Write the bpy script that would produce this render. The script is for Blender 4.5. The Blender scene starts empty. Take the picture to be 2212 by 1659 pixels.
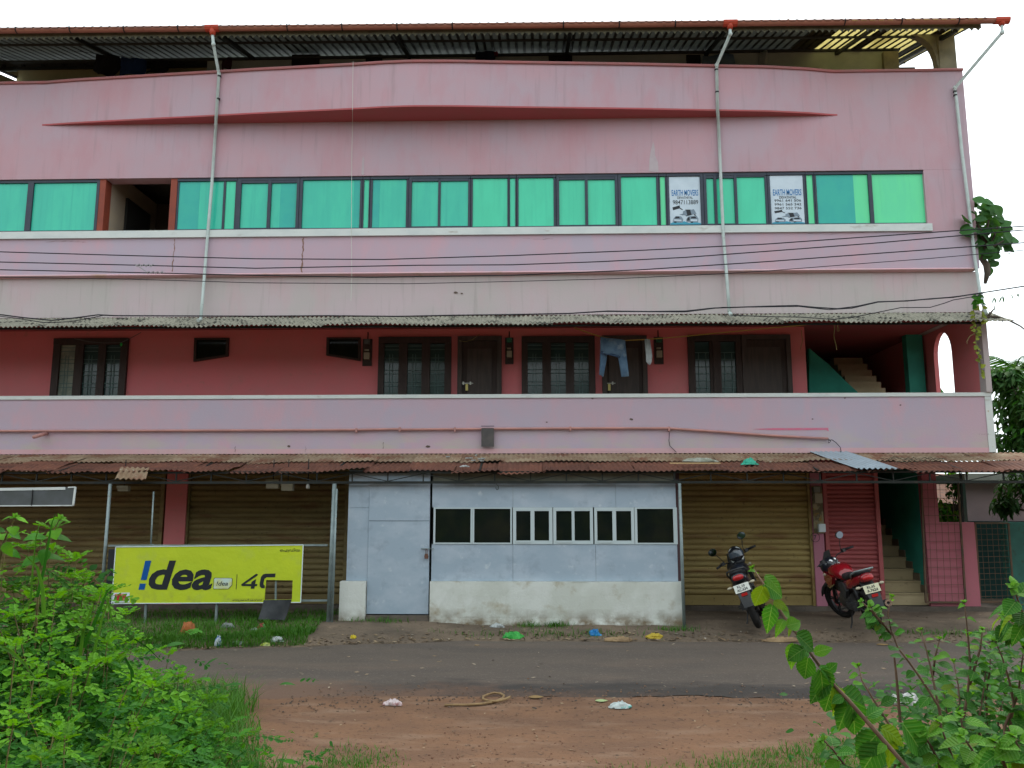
import bpy, math, random
import numpy as np
from mathutils import Vector, Matrix, noise
rnd = random.Random(7)
D = bpy.data; SC = bpy.context.scene; COL = SC.collection
R = math.radians
# ------------------------------------------------------------------ camera
EYE = Vector((0, 0, 1.95)); FPX = 1789.0; TH = R(8.65); PS = R(1.55)
cd = D.cameras.new('camera'); cam = D.objects.new('camera', cd); COL.objects.link(cam)
cd.sensor_width = 36; cd.lens = 36 * FPX / 2212; cd.clip_start = .05; cd.clip_end = 2000
cam.location = EYE; cam.rotation_euler = (R(90) + TH, 0, PS); SC.camera = cam
# ------------------------------------------------------------------ sky, sun, exposure
SUN_EL, SUN_AZ = R(52), R(28)            # azimuth measured from +Y towards +X: behind the building, to the right
wd = D.worlds.new('World'); SC.world = wd; wd.use_nodes = True
nt = wd.node_tree; nt.nodes.clear()
sk = nt.nodes.new('ShaderNodeTexSky'); sk.sky_type = 'NISHITA'; sk.sun_disc = False
sk.sun_elevation = SUN_EL; sk.sun_rotation = SUN_AZ; sk.dust_density = 3; sk.air_density = 1
hs = nt.nodes.new('ShaderNodeHueSaturation'); hs.inputs['Saturation'].default_value = .3
mx = nt.nodes.new('ShaderNodeMix'); mx.data_type = 'RGBA'; mx.inputs[0].default_value = .75
mx.inputs[7].default_value = (8.0, 8.9, 9.2, 1)          # bright even cloud cover
bg = nt.nodes.new('ShaderNodeBackground'); bg.inputs[1].default_value = .1
ow = nt.nodes.new('ShaderNodeOutputWorld')
nt.links.new(sk.outputs[0], hs.inputs['Color']); nt.links.new(hs.outputs[0], mx.inputs[6])
nt.links.new(mx.outputs[2], bg.inputs[0]); nt.links.new(bg.outputs[0], ow.inputs[0])
sd = D.lights.new('sun', 'SUN'); sd.energy = 1.0; sd.angle = R(18); sd.color = (1, .95, .86)
sun = D.objects.new('sun', sd); COL.objects.link(sun)
sv = Vector((math.sin(SUN_AZ) * math.cos(SUN_EL), math.cos(SUN_AZ) * math.cos(SUN_EL), math.sin(SUN_EL)))
sun.rotation_euler = sv.to_track_quat('Z', 'Y').to_euler(); sun.location = (0, 0, 30)
SC.view_settings.view_transform = 'Standard'; SC.view_settings.look = 'None'
SC.view_settings.exposure = 1.17; SC.view_settings.gamma = 1; SC.view_settings.use_curve_mapping = False
# ------------------------------------------------------------------ measuring helpers
c_, s_ = math.cos, math.sin
RT = Vector((c_(PS), s_(PS), 0)); FW = Vector((-s_(PS)*c_(TH), c_(PS)*c_(TH), s_(TH))); UP = Vector((s_(PS)*s_(TH), -c_(PS)*s_(TH), c_(TH)))
def ray(x, y): return FW + RT*((x-1106)/FPX) + UP*((829.5-y)/FPX)
def P(x, y, Y):
    d = ray(x, y); return EYE + d*(Y/d.y)
def G(x, y, z):
    d = ray(x, y); return EYE + d*((z-EYE.z)/d.z)
def rect(x0, x1, y0, y1, Y):
    xm, ym = (x0+x1)/2, (y0+y1)/2
    return P(x0, ym, Y).x, P(x1, ym, Y).x, P(xm, y1, Y).z, P(xm, y0, Y).z     # X0,X1,Z0,Z1
def sm(a, b, t):
    t = max(0, min(1, (t-a)/(b-a))) if a != b else 0
    return t*t*(3-2*t)
def nz(x, y, z=0): return noise.noise(Vector((x, y, z)))
# ------------------------------------------------------------------ materials
def M(name, c1, c2=None, scale=3, lo=.42, hi=.62, st=(1,1,1), c3=None, s3=12, lo3=.55, hi3=.7, st3=(1,1,1),
      c4=None, s4=30, lo4=.6, hi4=.7, st4=(1,1,1), rough=.85, metal=0, bump=0, bs=60, spec=.3, coord='pos', trans=0, emit=0, coat=0, rvar=0, tint=(1.5,1.35,.55), zm4=None, veins=False):
    m = D.materials.new(name); m.use_nodes = True; n = m.node_tree; N = n.nodes; L = n.links
    b = N['Principled BSDF']; b.inputs['Roughness'].default_value = rough; b.inputs['Metallic'].default_value = metal
    b.inputs['Specular IOR Level'].default_value = spec; b.inputs['Base Color'].default_value = (*c1, 1)
    if coat: b.inputs['Coat Weight'].default_value = coat; b.inputs['Coat Roughness'].default_value = .08
    if emit: b.inputs['Emission Color'].default_value = (*c1, 1); b.inputs['Emission Strength'].default_value = emit
    if coord == 'pos': src = N.new('ShaderNodeNewGeometry').outputs['Position']
    else: src = N.new('ShaderNodeTexCoord').outputs['Object']
    def nse(sc, st, det=5, ro=.6):
        mp = N.new('ShaderNodeMapping'); mp.inputs['Scale'].default_value = st; L.new(src, mp.inputs[0])
        t = N.new('ShaderNodeTexNoise'); t.inputs['Scale'].default_value = sc; t.inputs['Detail'].default_value = det; t.inputs['Roughness'].default_value = ro
        L.new(mp.outputs[0], t.inputs['Vector']); return t.outputs['Fac']
    last = None
    for cc, sc, l, h, st_ in ((c2, scale, lo, hi, st), (c3, s3, lo3, hi3, st3), (c4, s4, lo4, hi4, st4)):
        if cc is None: continue
        r = N.new('ShaderNodeMapRange'); r.inputs[1].default_value = l; r.inputs[2].default_value = h; L.new(nse(sc, st_), r.inputs[0])
        fac = r.outputs[0]
        if zm4 and cc is c4:
            sp = N.new('ShaderNodeSeparateXYZ'); L.new(src, sp.inputs[0]); z_ = N.new('ShaderNodeMapRange'); z_.inputs[1].default_value = zm4[0]; z_.inputs[2].default_value = zm4[1]; z_.inputs[3].default_value = 1; z_.inputs[4].default_value = 0
            L.new(sp.outputs[2], z_.inputs[0]); mu = N.new('ShaderNodeMath'); mu.operation = 'MULTIPLY'; L.new(fac, mu.inputs[0]); L.new(z_.outputs[0], mu.inputs[1]); fac = mu.outputs[0]
        x = N.new('ShaderNodeMix'); x.data_type = 'RGBA'; L.new(fac, x.inputs[0])
        if last is None: x.inputs[6].default_value = (*c1, 1)
        else: L.new(last, x.inputs[6])
        x.inputs[7].default_value = (*cc, 1); last = x.outputs[2]
    vein = None
    if veins:                                    # midrib and side veins in the leaf's own coordinates
        sp = N.new('ShaderNodeSeparateXYZ'); L.new(src, sp.inputs[0])
        def mt(op, a, b=None):
            q = N.new('ShaderNodeMath'); q.operation = op
            for i_, v_ in enumerate((a, b)):
                if v_ is None: continue
                if isinstance(v_, (int, float)): q.inputs[i_].default_value = v_
                else: L.new(v_, q.inputs[i_])
            return q.outputs[0]
        ax = mt('ABSOLUTE', sp.outputs[0]); fr = mt('FRACT', mt('MULTIPLY', mt('SUBTRACT', sp.outputs[1], mt('MULTIPLY', ax, .75)), 6.5))
        v1 = mt('LESS_THAN', ax, .014); v2 = mt('LESS_THAN', mt('ABSOLUTE', mt('SUBTRACT', fr, .5)), .055); vein = mt('MAXIMUM', v1, mt('MULTIPLY', v2, .6))
        x = N.new('ShaderNodeMix'); x.data_type = 'RGBA'; L.new(mt('MULTIPLY', vein, .55), x.inputs[0]); L.new(last, x.inputs[6]); x.inputs[7].default_value = (.20,.34,.10,1); last = x.outputs[2]
        hb = mt('POWER', mt('MULTIPLY', mt('ABSOLUTE', mt('SUBTRACT', fr, .5)), 2), 1.0); bp = N.new('ShaderNodeBump'); bp.inputs['Strength'].default_value = .35; bp.inputs['Distance'].default_value = .006; bp.invert = False
        L.new(mt('SUBTRACT', 1, mt('MULTIPLY', hb, hb)), bp.inputs['Height']); L.new(bp.outputs[0], b.inputs['Normal'])
    if rvar:
        oi = N.new('ShaderNodeObjectInfo'); h = N.new('ShaderNodeHueSaturation')
        r = N.new('ShaderNodeMapRange'); r.inputs[3].default_value = 1-rvar; r.inputs[4].default_value = 1+rvar
        L.new(oi.outputs['Random'], r.inputs[0]); L.new(r.outputs[0], h.inputs['Value'])
        if last is None: h.inputs['Color'].default_value = (*c1, 1)
        else: L.new(last, h.inputs['Color'])
        last = h.outputs[0]
    if last is not None: L.new(last, b.inputs['Base Color'])
    if bump:
        bp = N.new('ShaderNodeBump'); bp.inputs['Strength'].default_value = bump; bp.inputs['Distance'].default_value = .02
        L.new(nse(bs, (1,1,1), 6), bp.inputs['Height']); L.new(bp.outputs[0], b.inputs['Normal'])
    if trans:
        t = N.new('ShaderNodeBsdfTranslucent'); ms = N.new('ShaderNodeMixShader'); ms.inputs[0].default_value = trans
        if last is not None:
            g = N.new('ShaderNodeMix'); g.data_type = 'RGBA'; g.blend_type = 'MULTIPLY'; g.inputs[0].default_value = 1
            L.new(last, g.inputs[6]); g.inputs[7].default_value = (*tint, 1); L.new(g.outputs[2], t.inputs[0])
        else: t.inputs[0].default_value = (*c1, 1)
        o = N['Material Output']; L.new(b.outputs[0], ms.inputs[1]); L.new(t.outputs[0], ms.inputs[2]); L.new(ms.outputs[0], o.inputs[0])
    return m
PINK = M('faded_pink_plaster', (.495,.312,.352), (.445,.338,.39), .8, .36, .64, (1,1,.8), c3=(.48,.265,.30), s3=1.7, lo3=.48, hi3=.80, st3=(1.2,1,.5),
         c4=(.33,.24,.255), s4=2.6, lo4=.56, hi4=.92, st4=(4,1,.22), rough=.92, bump=.10, bs=35)
PALE = M('washed_pink_plaster', (.51,.415,.435), (.45,.42,.40), .8, .36, .64, (.8,1,.8), c3=(.53,.36,.385), s3=1.4, lo3=.54, hi3=.85, st3=(1.2,1,.5),
         c4=(.33,.29,.275), s4=2.6, lo4=.56, hi4=.9, st4=(4,1,.25), rough=.92, bump=.1, bs=35)
BALC = M('balcony_pink_plaster', (.50,.362,.425), (.445,.378,.455), .9, .38, .62, (1,1,1), c3=(.58,.35,.40), s3=2.0, lo3=.52, hi3=.80, st3=(1.2,1,.6),
         c4=(.47,.415,.385), s4=2.6, lo4=.44, hi4=.62, st4=(.6,1,1.4), zm4=(3.1,3.45), rough=.92, bump=.14, bs=30)
BALS = M('stained_pink_skirt', (.60,.36,.39), (.55,.38,.40), 1.5, .4, .6, c3=(.45,.30,.20), s3=2.5, lo3=.6, hi3=.8, rough=.9, bump=.1)
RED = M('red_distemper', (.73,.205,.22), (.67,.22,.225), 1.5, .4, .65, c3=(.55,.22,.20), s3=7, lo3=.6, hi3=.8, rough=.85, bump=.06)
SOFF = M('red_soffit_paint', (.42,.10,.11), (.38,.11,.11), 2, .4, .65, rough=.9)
WHITE = M('whitewash_band', (.62,.66,.64), (.55,.60,.59), 2, .45, .65, (1,1,2), c3=(.40,.38,.34), s3=4, lo3=.62, hi3=.78, st3=(.6,1,2), c4=(.45,.37,.25), s4=22, lo4=.66, hi4=.75, rough=.8, bump=.08)
GREENW = M('teal_wall_paint', (.035,.30,.22), (.03,.25,.19), 2, .4, .6, rough=.75, bump=.05)
BEIGE = M('beige_distemper', (.45,.36,.26), (.40,.33,.26), 2, .4, .6, rough=.9, bump=.05)
ATW = M('pale_attic_plaster', (.42,.46,.40), (.34,.38,.33), 2, .4, .65, rough=.95, bump=.2)
PURL = M('grey_purlin', (.05,.055,.05), rough=.7)
GREYW = M('grey_plaster', (.24,.26,.22), (.19,.21,.18), 2, .4, .65, rough=.95, bump=.2)
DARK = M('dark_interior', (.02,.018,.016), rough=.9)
FRAME = M('anodised_frame', (.022,.032,.055), (.03,.04,.06), 6, .4, .6, rough=.45, spec=.4)
GL = [M('green_film_glass_%s' % k, c, cc, 2.5, .42, .62, (1.5,1,.5), c3=c3, s3=2.6, lo3=.52, hi3=.9, st3=(6,1,.22), rough=.22, spec=.35) for k, c, cc, c3 in (
      ('deep', (.042,.50,.365), (.05,.55,.38), (.03,.43,.32)), ('mid', (.060,.59,.365), (.065,.63,.39), (.045,.50,.32)), ('light', (.12,.72,.34), (.11,.68,.35), (.10,.62,.31)))]  # paler panes carry light from inside in their colour; streaks draw curtain folds
CURT = M('drawn_curtain_tint', (.03,.40,.345), (.035,.43,.345), 3, .4, .6, rough=.25)
POSTP = M('brown_red_post_paint', (.26,.055,.03), (.22,.05,.03), 4, .4, .6, rough=.6)
WOOD = M('dark_brown_wood', (.050,.032,.027), (.035,.024,.02), 5, .4, .6, (6,6,.6), rough=.55, bump=.1)
DOORM = M('brown_door_leaf', (.075,.058,.05), (.055,.045,.04), 4, .4, .6, (5,5,.5), rough=.6)
PANE = M('dull_window_glass', (.022,.05,.048), (.03,.065,.06), 2, .4, .6, rough=.12, spec=.4)
GRILL = M('painted_grille', (.10,.17,.16), rough=.6)
CURW = M('pale_curtain', (.30,.33,.26), (.2,.24,.2), 3, .45, .55, rough=.9)
PIPE = M('grey_white_pvc', (.50,.58,.56), (.44,.52,.50), 5, .4, .6, c3=(.3,.3,.26), s3=10, lo3=.65, hi3=.75, rough=.5)
GUTT = M('terracotta_gutter', (.36,.15,.10), (.30,.12,.085), 2, .4, .65, (.5,1,1), c3=(.2,.08,.05), s3=8, lo3=.6, hi3=.8, rough=.5)
GUTB = M('red_gutter_outlet', (.45,.06,.03), rough=.5)
BLACKM = M('black_metal', (.012,.012,.014), rough=.5)
FASC = M('weathered_valance', (.13,.13,.085), (.10,.10,.07), 4, .4, .6, rough=.8)
SHEETU = M('grey_roof_sheet', (.20,.23,.21), (.14,.17,.165), 2, .4, .65, (.6,2,1), rough=.6, bump=.05, trans=.035, tint=(1,1,.95))
SHEETG = M('dark_rib_sheet', (.12,.14,.135), (.09,.105,.105), 2, .4, .65, rough=.7)
SHEETY = M('yellow_fibre_sheet', (.66,.58,.30), (.34,.28,.12), 1.6, .45, .62, (2.2,.35,1), rough=.6, trans=.5, tint=(1.15,1.08,.72))
SHEETD = M('algae_dark_fibre', (.055,.045,.02), (.035,.03,.015), 3, .4, .6, rough=.8)
STEEL = M('dark_steel', (.014,.018,.016), (.03,.026,.02), 8, .5, .7, rough=.6)
GALV = M('galvanised_steel', (.26,.32,.32), (.20,.25,.25), 6, .4, .6, c3=(.22,.13,.08), s3=14, lo3=.62, hi3=.75, rough=.45, metal=.3)
ASB = M('lichen_cement_sheet', (.34,.325,.26), (.26,.25,.20), 4, .4, .6, c3=(.06,.06,.05), s3=7, lo3=.52, hi3=.62, st3=(.5,1,1), c4=(.50,.47,.38), s4=16, lo4=.6, hi4=.72, rough=.95, bump=.4, bs=30)
RUST = M('rusted_iron_sheet', (.155,.06,.038), (.10,.042,.03), 2.2, .4, .62, (.7,2,1), c3=(.21,.085,.05), s3=6, lo3=.55, hi3=.75, c4=(.30,.19,.13), s4=14, lo4=.64, hi4=.75, rough=.85, bump=.25, bs=50, rvar=.16)
RUSTL = M('sun_bleached_sheet', (.30,.225,.15), (.21,.14,.085), 2.5, .4, .62, (.8,2,1), c3=(.17,.075,.045), s3=2.2, lo3=.48, hi3=.66, c4=(.46,.42,.35), s4=12, lo4=.62, hi4=.74, rough=.9, bump=.25, bs=45, rvar=.14)
ZINC = M('new_zinc_sheet', (.42,.50,.56), (.36,.43,.48), 3, .4, .6, c3=(.22,.12,.08), s3=8, lo3=.68, hi3=.76, rough=.45, metal=.25)
SLAT = M('ochre_shutter_paint', (.35,.265,.10), (.28,.20,.075), 3, .4, .62, (.4,1,2), c3=(.20,.095,.042), s3=2.0, lo3=.55, hi3=.75, st3=(.5,1,2.5), c4=(.10,.07,.04), s4=18, lo4=.6, hi4=.75, rough=.65, bump=.1, rvar=.10)
SLATB = M('brown_shutter', (.26,.20,.085), (.20,.15,.065), 3, .4, .62, (.4,1,2), c3=(.17,.08,.038), s3=2.0, lo3=.54, hi3=.74, st3=(.5,1,2.5), c4=(.09,.06,.035), s4=18, lo4=.6, hi4=.75, rough=.65, bump=.1, rvar=.14)  # darker, browner tone for the left-hand shutters
SLATR = M('red_shutter_paint', (.40,.10,.105), (.34,.09,.09), 3, .4, .62, (.5,1,2), rough=.6, bump=.05, rvar=.06)
PANEL = M('blue_grey_board', (.34,.42,.50), (.41,.48,.555), 2.4, .44, .62, (.7,1,1.2), c3=(.29,.35,.42), s3=5, lo3=.55, hi3=.75, c4=(.52,.58,.62), s4=7, lo4=.62, hi4=.75, rough=.6, bump=.04)
LIMEW = M('dirty_limewash', (.66,.68,.64), (.57,.59,.535), 1.8, .42, .6, c3=(.36,.30,.19), s3=2.7, lo3=.57, hi3=.78, c4=(.20,.155,.10), s4=4.5, lo4=.36, hi4=.62, zm4=(.19,.40), rough=.9, bump=.25, bs=30)
ALUM = M('white_aluminium', (.50,.58,.60), rough=.4)
DGLASS = M('dark_shop_glass', (.008,.012,.010), (.012,.016,.010), 3, rough=.06, spec=.12)
CONC = M('grimy_concrete', (.14,.115,.095), (.09,.075,.06), 3, .4, .65, c3=(.05,.045,.04), s3=9, lo3=.58, hi3=.75, rough=.95, bump=.5, bs=25)
STEPM = M('beige_step_tile', (.40,.325,.19), (.36,.29,.17), 3, .4, .6, c3=(.2,.16,.1), s3=9, lo3=.62, hi3=.76, rough=.5)
YELL = M('billboard_yellow', (.54,.64,.03), (.48,.60,.03), 1.5, .4, .65, c3=(.46,.55,.08), s3=4, lo3=.55, hi3=.80, c4=(.30,.32,.08), s4=7, lo4=.5, hi4=.85, zm4=(.5,.75), rough=.4, bump=1.0, bs=2.2)
INK = M('charcoal_print', (.018,.022,.028), rough=.5)
BLUE = M('blue_print', (.0,.085,.32), rough=.5)
CRIM = M('crimson_print', (.45,.012,.035), rough=.5)
ROSE = M('pale_rose_print', (.62,.25,.2), rough=.5)
PAPER = M('white_print', (.66,.74,.78), rough=.6)
POSTER = M('poster_vinyl', (.56,.66,.74), (.50,.60,.68), 4, .4, .6, rough=.5)  # darker leaves favoured low on the branch, painting in the shade of the depth
CYANP = M('cyan_print', (.05,.30,.42), rough=.5)
SKYP = M('poster_blue_print', (.015,.16,.42), rough=.5)
ASPH = M('worn_asphalt', (.118,.092,.074), (.098,.078,.065), 1.3, .4, .62, (.35,1,1), c3=(.15,.108,.082), s3=.9, lo3=.54, hi3=.80, st3=(.5,1.4,1), c4=(.19,.16,.135), s4=38, lo4=.57, hi4=.72, rough=.9, bump=.4, bs=70)
ASPD = M('crumbling_asphalt', (.038,.034,.034), (.055,.045,.04), 9, .4, .6, c3=(.12,.075,.05), s3=5, lo3=.55, hi3=.7, c4=(.02,.02,.02), s4=60, lo4=.5, hi4=.7, rough=.95, bump=.9, bs=70)
LEAFC = dict(rough=.6, spec=.16)
def leafm(name, a, b, tr=.4, rv=.28, veins=False): return M(name, a, b, 6, .35, .65, coord='obj', trans=tr, rvar=rv, veins=veins, **LEAFC)
LF = leafm('weed_leaf', (.026,.130,.008), (.042,.16,.010), .38, .42); LFD = leafm('weed_leaf_deep', (.016,.092,.010), (.024,.115,.012))
LFY = leafm('young_leaf', (.075,.245,.009), (.105,.275,.011)); LFB = leafm('broad_leaf', (.028,.135,.013), (.042,.165,.016), .36, .3, True); LFBY = leafm('fresh_broad_leaf', (.07,.23,.016), (.10,.255,.02), .42, .2, True); LFYL = leafm('yellowing_leaf', (.15,.25,.012), (.11,.22,.012), .5, .25, True)
LTREE = leafm('tree_leaf', (.025,.075,.018), (.045,.11,.025), .3); LFIC = leafm('ficus_leaf', (.035,.11,.03), (.05,.14,.04), .3)
LVINE = leafm('pale_vine_leaf', (.26,.30,.05), (.2,.27,.05), .45)
GRASS = M('grass_blade', (.045,.16,.014), (.075,.21,.02), 4, .35, .65, c3=(.15,.17,.05), s3=7, lo3=.66, hi3=.8, rough=.6, trans=.35)
STEM = M('green_brown_stem', (.19,.17,.06), (.13,.10,.05), 9, .4, .6, rough=.8); STEMB = M('woody_brown_stem', (.15,.095,.06), (.10,.06,.04), 12, .4, .6, rough=.9)
BARK = M('grey_bark', (.13,.10,.08), (.08,.065,.05), 8, .4, .6, (1,1,.3), rough=.95, bump=.5)
CABLE = M('black_cable', (.012,.012,.018), rough=.6)
# ------------------------------------------------------------------ object helpers
LOC = {}
def tag(o, label=None, cat=None, group=None, kind=None):
    if label: o['label'] = label
    if cat: o['category'] = cat
    if group: o['group'] = group
    if kind: o['kind'] = kind
    return o
def thing(name, label, cat, loc=(0,0,0), rot=(0,0,0), group=None, local=False):
    o = D.objects.new(name, None); COL.objects.link(o); o.location = loc; o.rotation_euler = rot; o.empty_display_size = .1
    LOC[o] = Vector((0,0,0)) if local else Vector(loc)
    return tag(o, label, cat, group)
def place(name, me, parent, loc, mat4=None):
    o = D.objects.new(name, me); COL.objects.link(o)
    if parent is not None: o.parent = parent; LOC[o] = LOC[parent]
    else: LOC[o] = Vector((0,0,0))
    off = LOC[o]
    if mat4 is not None: o.matrix_basis = Matrix.Translation(Vector(loc)-off) @ mat4
    else: o.location = Vector(loc)-off
    return o
class MB:
    def __init__(s): s.v = []; s.f = []; s.mi = []; s.cur = 0
    def face(s, *pts):
        n = len(s.v); s.v += [tuple(p) for p in pts]; s.f.append(tuple(range(n, n+len(pts)))); s.mi.append(s.cur); return s
    def box(s, x0, x1, y0, y1, z0, z1):
        n = len(s.v); s.v += [(x, y, z) for z in (z0, z1) for y in (y0, y1) for x in (x0, x1)]
        for f in ((0,2,3,1),(4,5,7,6),(0,1,5,4),(2,6,7,3),(0,4,6,2),(1,3,7,5)): s.f.append(tuple(n+i for i in f)); s.mi.append(s.cur)
        return s
    def bar(s, a, b, w, h=None, up=(0,0,1)):
        a = Vector(a); b = Vector(b); h = h or w; d = (b-a).normalized(); u = Vector(up)
        if abs(d.dot(u)) > .95: u = Vector((0,1,0))
        r = d.cross(u).normalized()*w/2; u = r.cross(d).normalized()*h/2; n = len(s.v)
        for p in (a, b): s.v += [tuple(p-r-u), tuple(p+r-u), tuple(p+r+u), tuple(p-r+u)]
        for f in ((0,1,2,3),(7,6,5,4),(0,4,5,1),(1,5,6,2),(2,6,7,3),(3,7,4,0)): s.f.append(tuple(n+i for i in f)); s.mi.append(s.cur)
        return s
    def prism(s, poly, a, b, axis='y'):
        """poly = list of 2D points; extruded along axis between a and b"""
        def q(p, t): return {'y': (p[0], t, p[1]), 'x': (t, p[0], p[1]), 'z': (p[0], p[1], t)}[axis]
        n = len(s.v); k = len(poly); s.v += [q(p, a) for p in poly] + [q(p, b) for p in poly]
        s.f.append(tuple(n+i for i in range(k))); s.f.append(tuple(n+k+i for i in reversed(range(k)))); s.mi += [s.cur]*2
        for i in range(k): j = (i+1) % k; s.f.append((n+i, n+k+i, n+k+j, n+j)); s.mi.append(s.cur)
        return s
    def rings(s, rs, cap=True, closed=True):
        n = len(s.v); k = len(rs[0])
        for r in rs: s.v += [tuple(p) for p in r]
        for i in range(len(rs)-1):
            for j in range(k if closed else k-1):
                a = n+i*k+j; b = n+i*k+(j+1) % k; s.f.append((a, b, b+k, a+k)); s.mi.append(s.cur)
        if cap and closed: s.f.append(tuple(n+j for j in reversed(range(k)))); s.f.append(tuple(n+(len(rs)-1)*k+j for j in range(k))); s.mi += [s.cur]*2
        return s
    def tube(s, pts, r, n=6):
        pts = [Vector(p) for p in pts]; rs = []; rr = r if hasattr(r, '__len__') else [r]*len(pts)
        u = None
        for i, p in enumerate(pts):
            d = (pts[min(i+1, len(pts)-1)]-pts[max(i-1, 0)]).normalized()
            if u is None: u = d.orthogonal().normalized()
            else: u = (u-d*u.dot(d)); u = u.normalized() if u.length > 1e-6 else d.orthogonal().normalized()
            w = d.cross(u); rs.append([p+u*rr[i]*c_(2*math.pi*j/n)+w*rr[i]*s_(2*math.pi*j/n) for j in range(n)])
        return s.rings(rs)
    def ell(s, c, rx, ry, rz, nu=10, nv=6, mat=None):
        c = Vector(c); rs = []
        for i in range(nv+1):
            t = -math.pi/2+math.pi*i/nv; cr = max(c_(t), .02)
            rs.append([(Vector((rx*cr*c_(2*math.pi*j/nu), ry*cr*s_(2*math.pi*j/nu), rz*s_(t)))) for j in range(nu)])
        if mat is not None: rs = [[mat @ p for p in r] for r in rs]
        return s.rings([[c+p for p in r] for r in rs])
    def build(s, name, mat, parent=None, smooth=False, label=None, cat=None, group=None, kind=None, angle=None):
        me = D.meshes.new(name); off = LOC[parent] if parent is not None else Vector((0,0,0))
        base = off
        if parent is None and kind not in ('structure', 'stuff') and s.v:
            a = np.array(s.v); base = Vector(((a[:,0].min()+a[:,0].max())/2, (a[:,1].min()+a[:,1].max())/2, a[:,2].min()))
        me.from_pydata([(x-base.x, y-base.y, z-base.z) for x, y, z in s.v], [], s.f)
        for m in (mat if isinstance(mat, (list, tuple)) else [mat]): me.materials.append(m)
        if any(s.mi): me.polygons.foreach_set('material_index', s.mi)
        if smooth: me.polygons.foreach_set('use_smooth', [True]*len(s.f))
        me.update()
        if smooth and angle: me.set_sharp_from_angle(angle=R(angle))
        o = D.objects.new(name, me); COL.objects.link(o); LOC[o] = base
        if parent is not None: o.parent = parent
        else: o.location = base
        return tag(o, label, cat, group, kind)
def mesh_of(mb, mat, name='m', smooth=False):
    me = D.meshes.new(name); me.from_pydata(mb.v, [], mb.f)
    for m in (mat if isinstance(mat, (list, tuple)) else [mat]): me.materials.append(m)
    if any(mb.mi): me.polygons.foreach_set('material_index', mb.mi)
    if smooth: me.polygons.foreach_set('use_smooth', [True]*len(mb.f))
    me.update(); return me
def letters(body, shear=0, offset=0, extrude=0):
    cu = D.curves.new('letters', 'FONT'); cu.body = body; cu.shear = shear; cu.offset = offset; cu.resolution_u = 3
    ob = D.objects.new('letters', cu); COL.objects.link(ob); dg = bpy.context.evaluated_depsgraph_get(); dg.update()
    me = D.meshes.new_from_object(ob.evaluated_get(dg)); D.objects.remove(ob)
    v = np.array([p.co[:2] for p in me.vertices]) if len(me.vertices) else np.zeros((1, 2)); f = [tuple(p.vertices) for p in me.polygons]
    D.meshes.remove(me)
    mn, mxx = v.min(0), v.max(0); return (v-mn)/np.maximum(mxx-mn, 1e-6), f
TX = {}
for key, body, sh, of in (('em','EARTH MOVERS',0,.012), ('dv','DEVATHIYAL',0,.007), ('p1','9847113889',0,.004), ('q1','9961 641 506',0,.008), ('q2','9961 565 342',0,.008), ('q3','9847 552 736',0,.008),
        ('dea','dea',.22,.028), ('idea','!dea',.2,.012), ('ml','ഐഡിയ',0,.01), ('ml2','ഷാനു \u0d47ക\u0d3eഫീ \u0d47ക\u0d3eർണർ',0,.0), ('pl1a','KL.10',0,.02), ('pl1b','AC.634',0,.02), ('pl2a','KL.65',0,.02), ('pl2b','A.7624',0,.02), ('seven','7',0,.02), ('khub','K O V A M A R K E T S',0,.02)):
    try: TX[key] = letters(body, sh, of)
    except Exception as e: print('text', key, e); TX[key] = (np.zeros((1, 2)), [])
def put_text(mb, key, o, ux, uz, inset=(0,0)):
    """lettering stretched over the parallelogram o + a*ux + b*uz"""
    v, f = TX[key]; n = len(mb.v); o = Vector(o); ux = Vector(ux); uz = Vector(uz)
    mb.v += [tuple(o+ux*float(a)+uz*float(b)) for a, b in v]; mb.f += [tuple(n+i for i in q) for q in f]; mb.mi += [mb.cur]*len(f)
# ================================================================== SETTING: ground, road
XR = 8.22; YF = 15.0                     # right-hand corner and front plane of the building
def edge_far(X): return 12.97 + (min(0, X+1.0)*.245 if X > -14 else -3.2) + .10*nz(X*1.3, 3) + .05*nz(X*5, 9)
def edge_near(X): return 9.2 + .14*min(0, X+.6) + .20*nz(X*.9, 17) + .13*nz(X*4, 5) + .06*nz(X*13, 6)
def gz(X, Y):
    e = 12.97 + (min(0, X+1.0)*.245 if X > -14 else -3.2); n = 9.2
    if Y > e-.05: z = .10*sm(e, e+.28, Y) + .09*sm(e+.35, e+.95, Y) + .016*nz(X*1.5, Y*1.5) + .01*nz(X*6, Y*6)
    elif Y < n: z = .50*sm(6.6, 2.6, Y) + .02*nz(X*.8, Y*.8)*sm(9.2, 8.4, Y) + .007*nz(X*5, Y*5)*sm(9.2, 8.6, Y) + (.12*sm(-1.8, -3.2, X)+.10*sm(2.6, 4.5, X))*sm(8.6, 7.2, Y)
    else: z = -.02
    return z
def grid(xs, ys, fz):
    mb = MB(); nx, ny = len(xs), len(ys); mb.v = [(x, y, fz(x, y)) for y in ys for x in xs]
    mb.f = [(j*nx+i, j*nx+i+1, (j+1)*nx+i+1, (j+1)*nx+i) for j in range(ny-1) for i in range(nx-1)]; mb.mi = [0]*len(mb.f); return mb
xs = [-300, -120, -50, -25, -16] + [-12+.14*i for i in range(172)] + [13, 18, 25, 50, 120, 300]
ys = [-300, -80, -20, -5, 0, 1.5] + [2.4+.12*i for i in range(112)] + [16, 18, 22, 30, 50, 120, 400]
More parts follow.
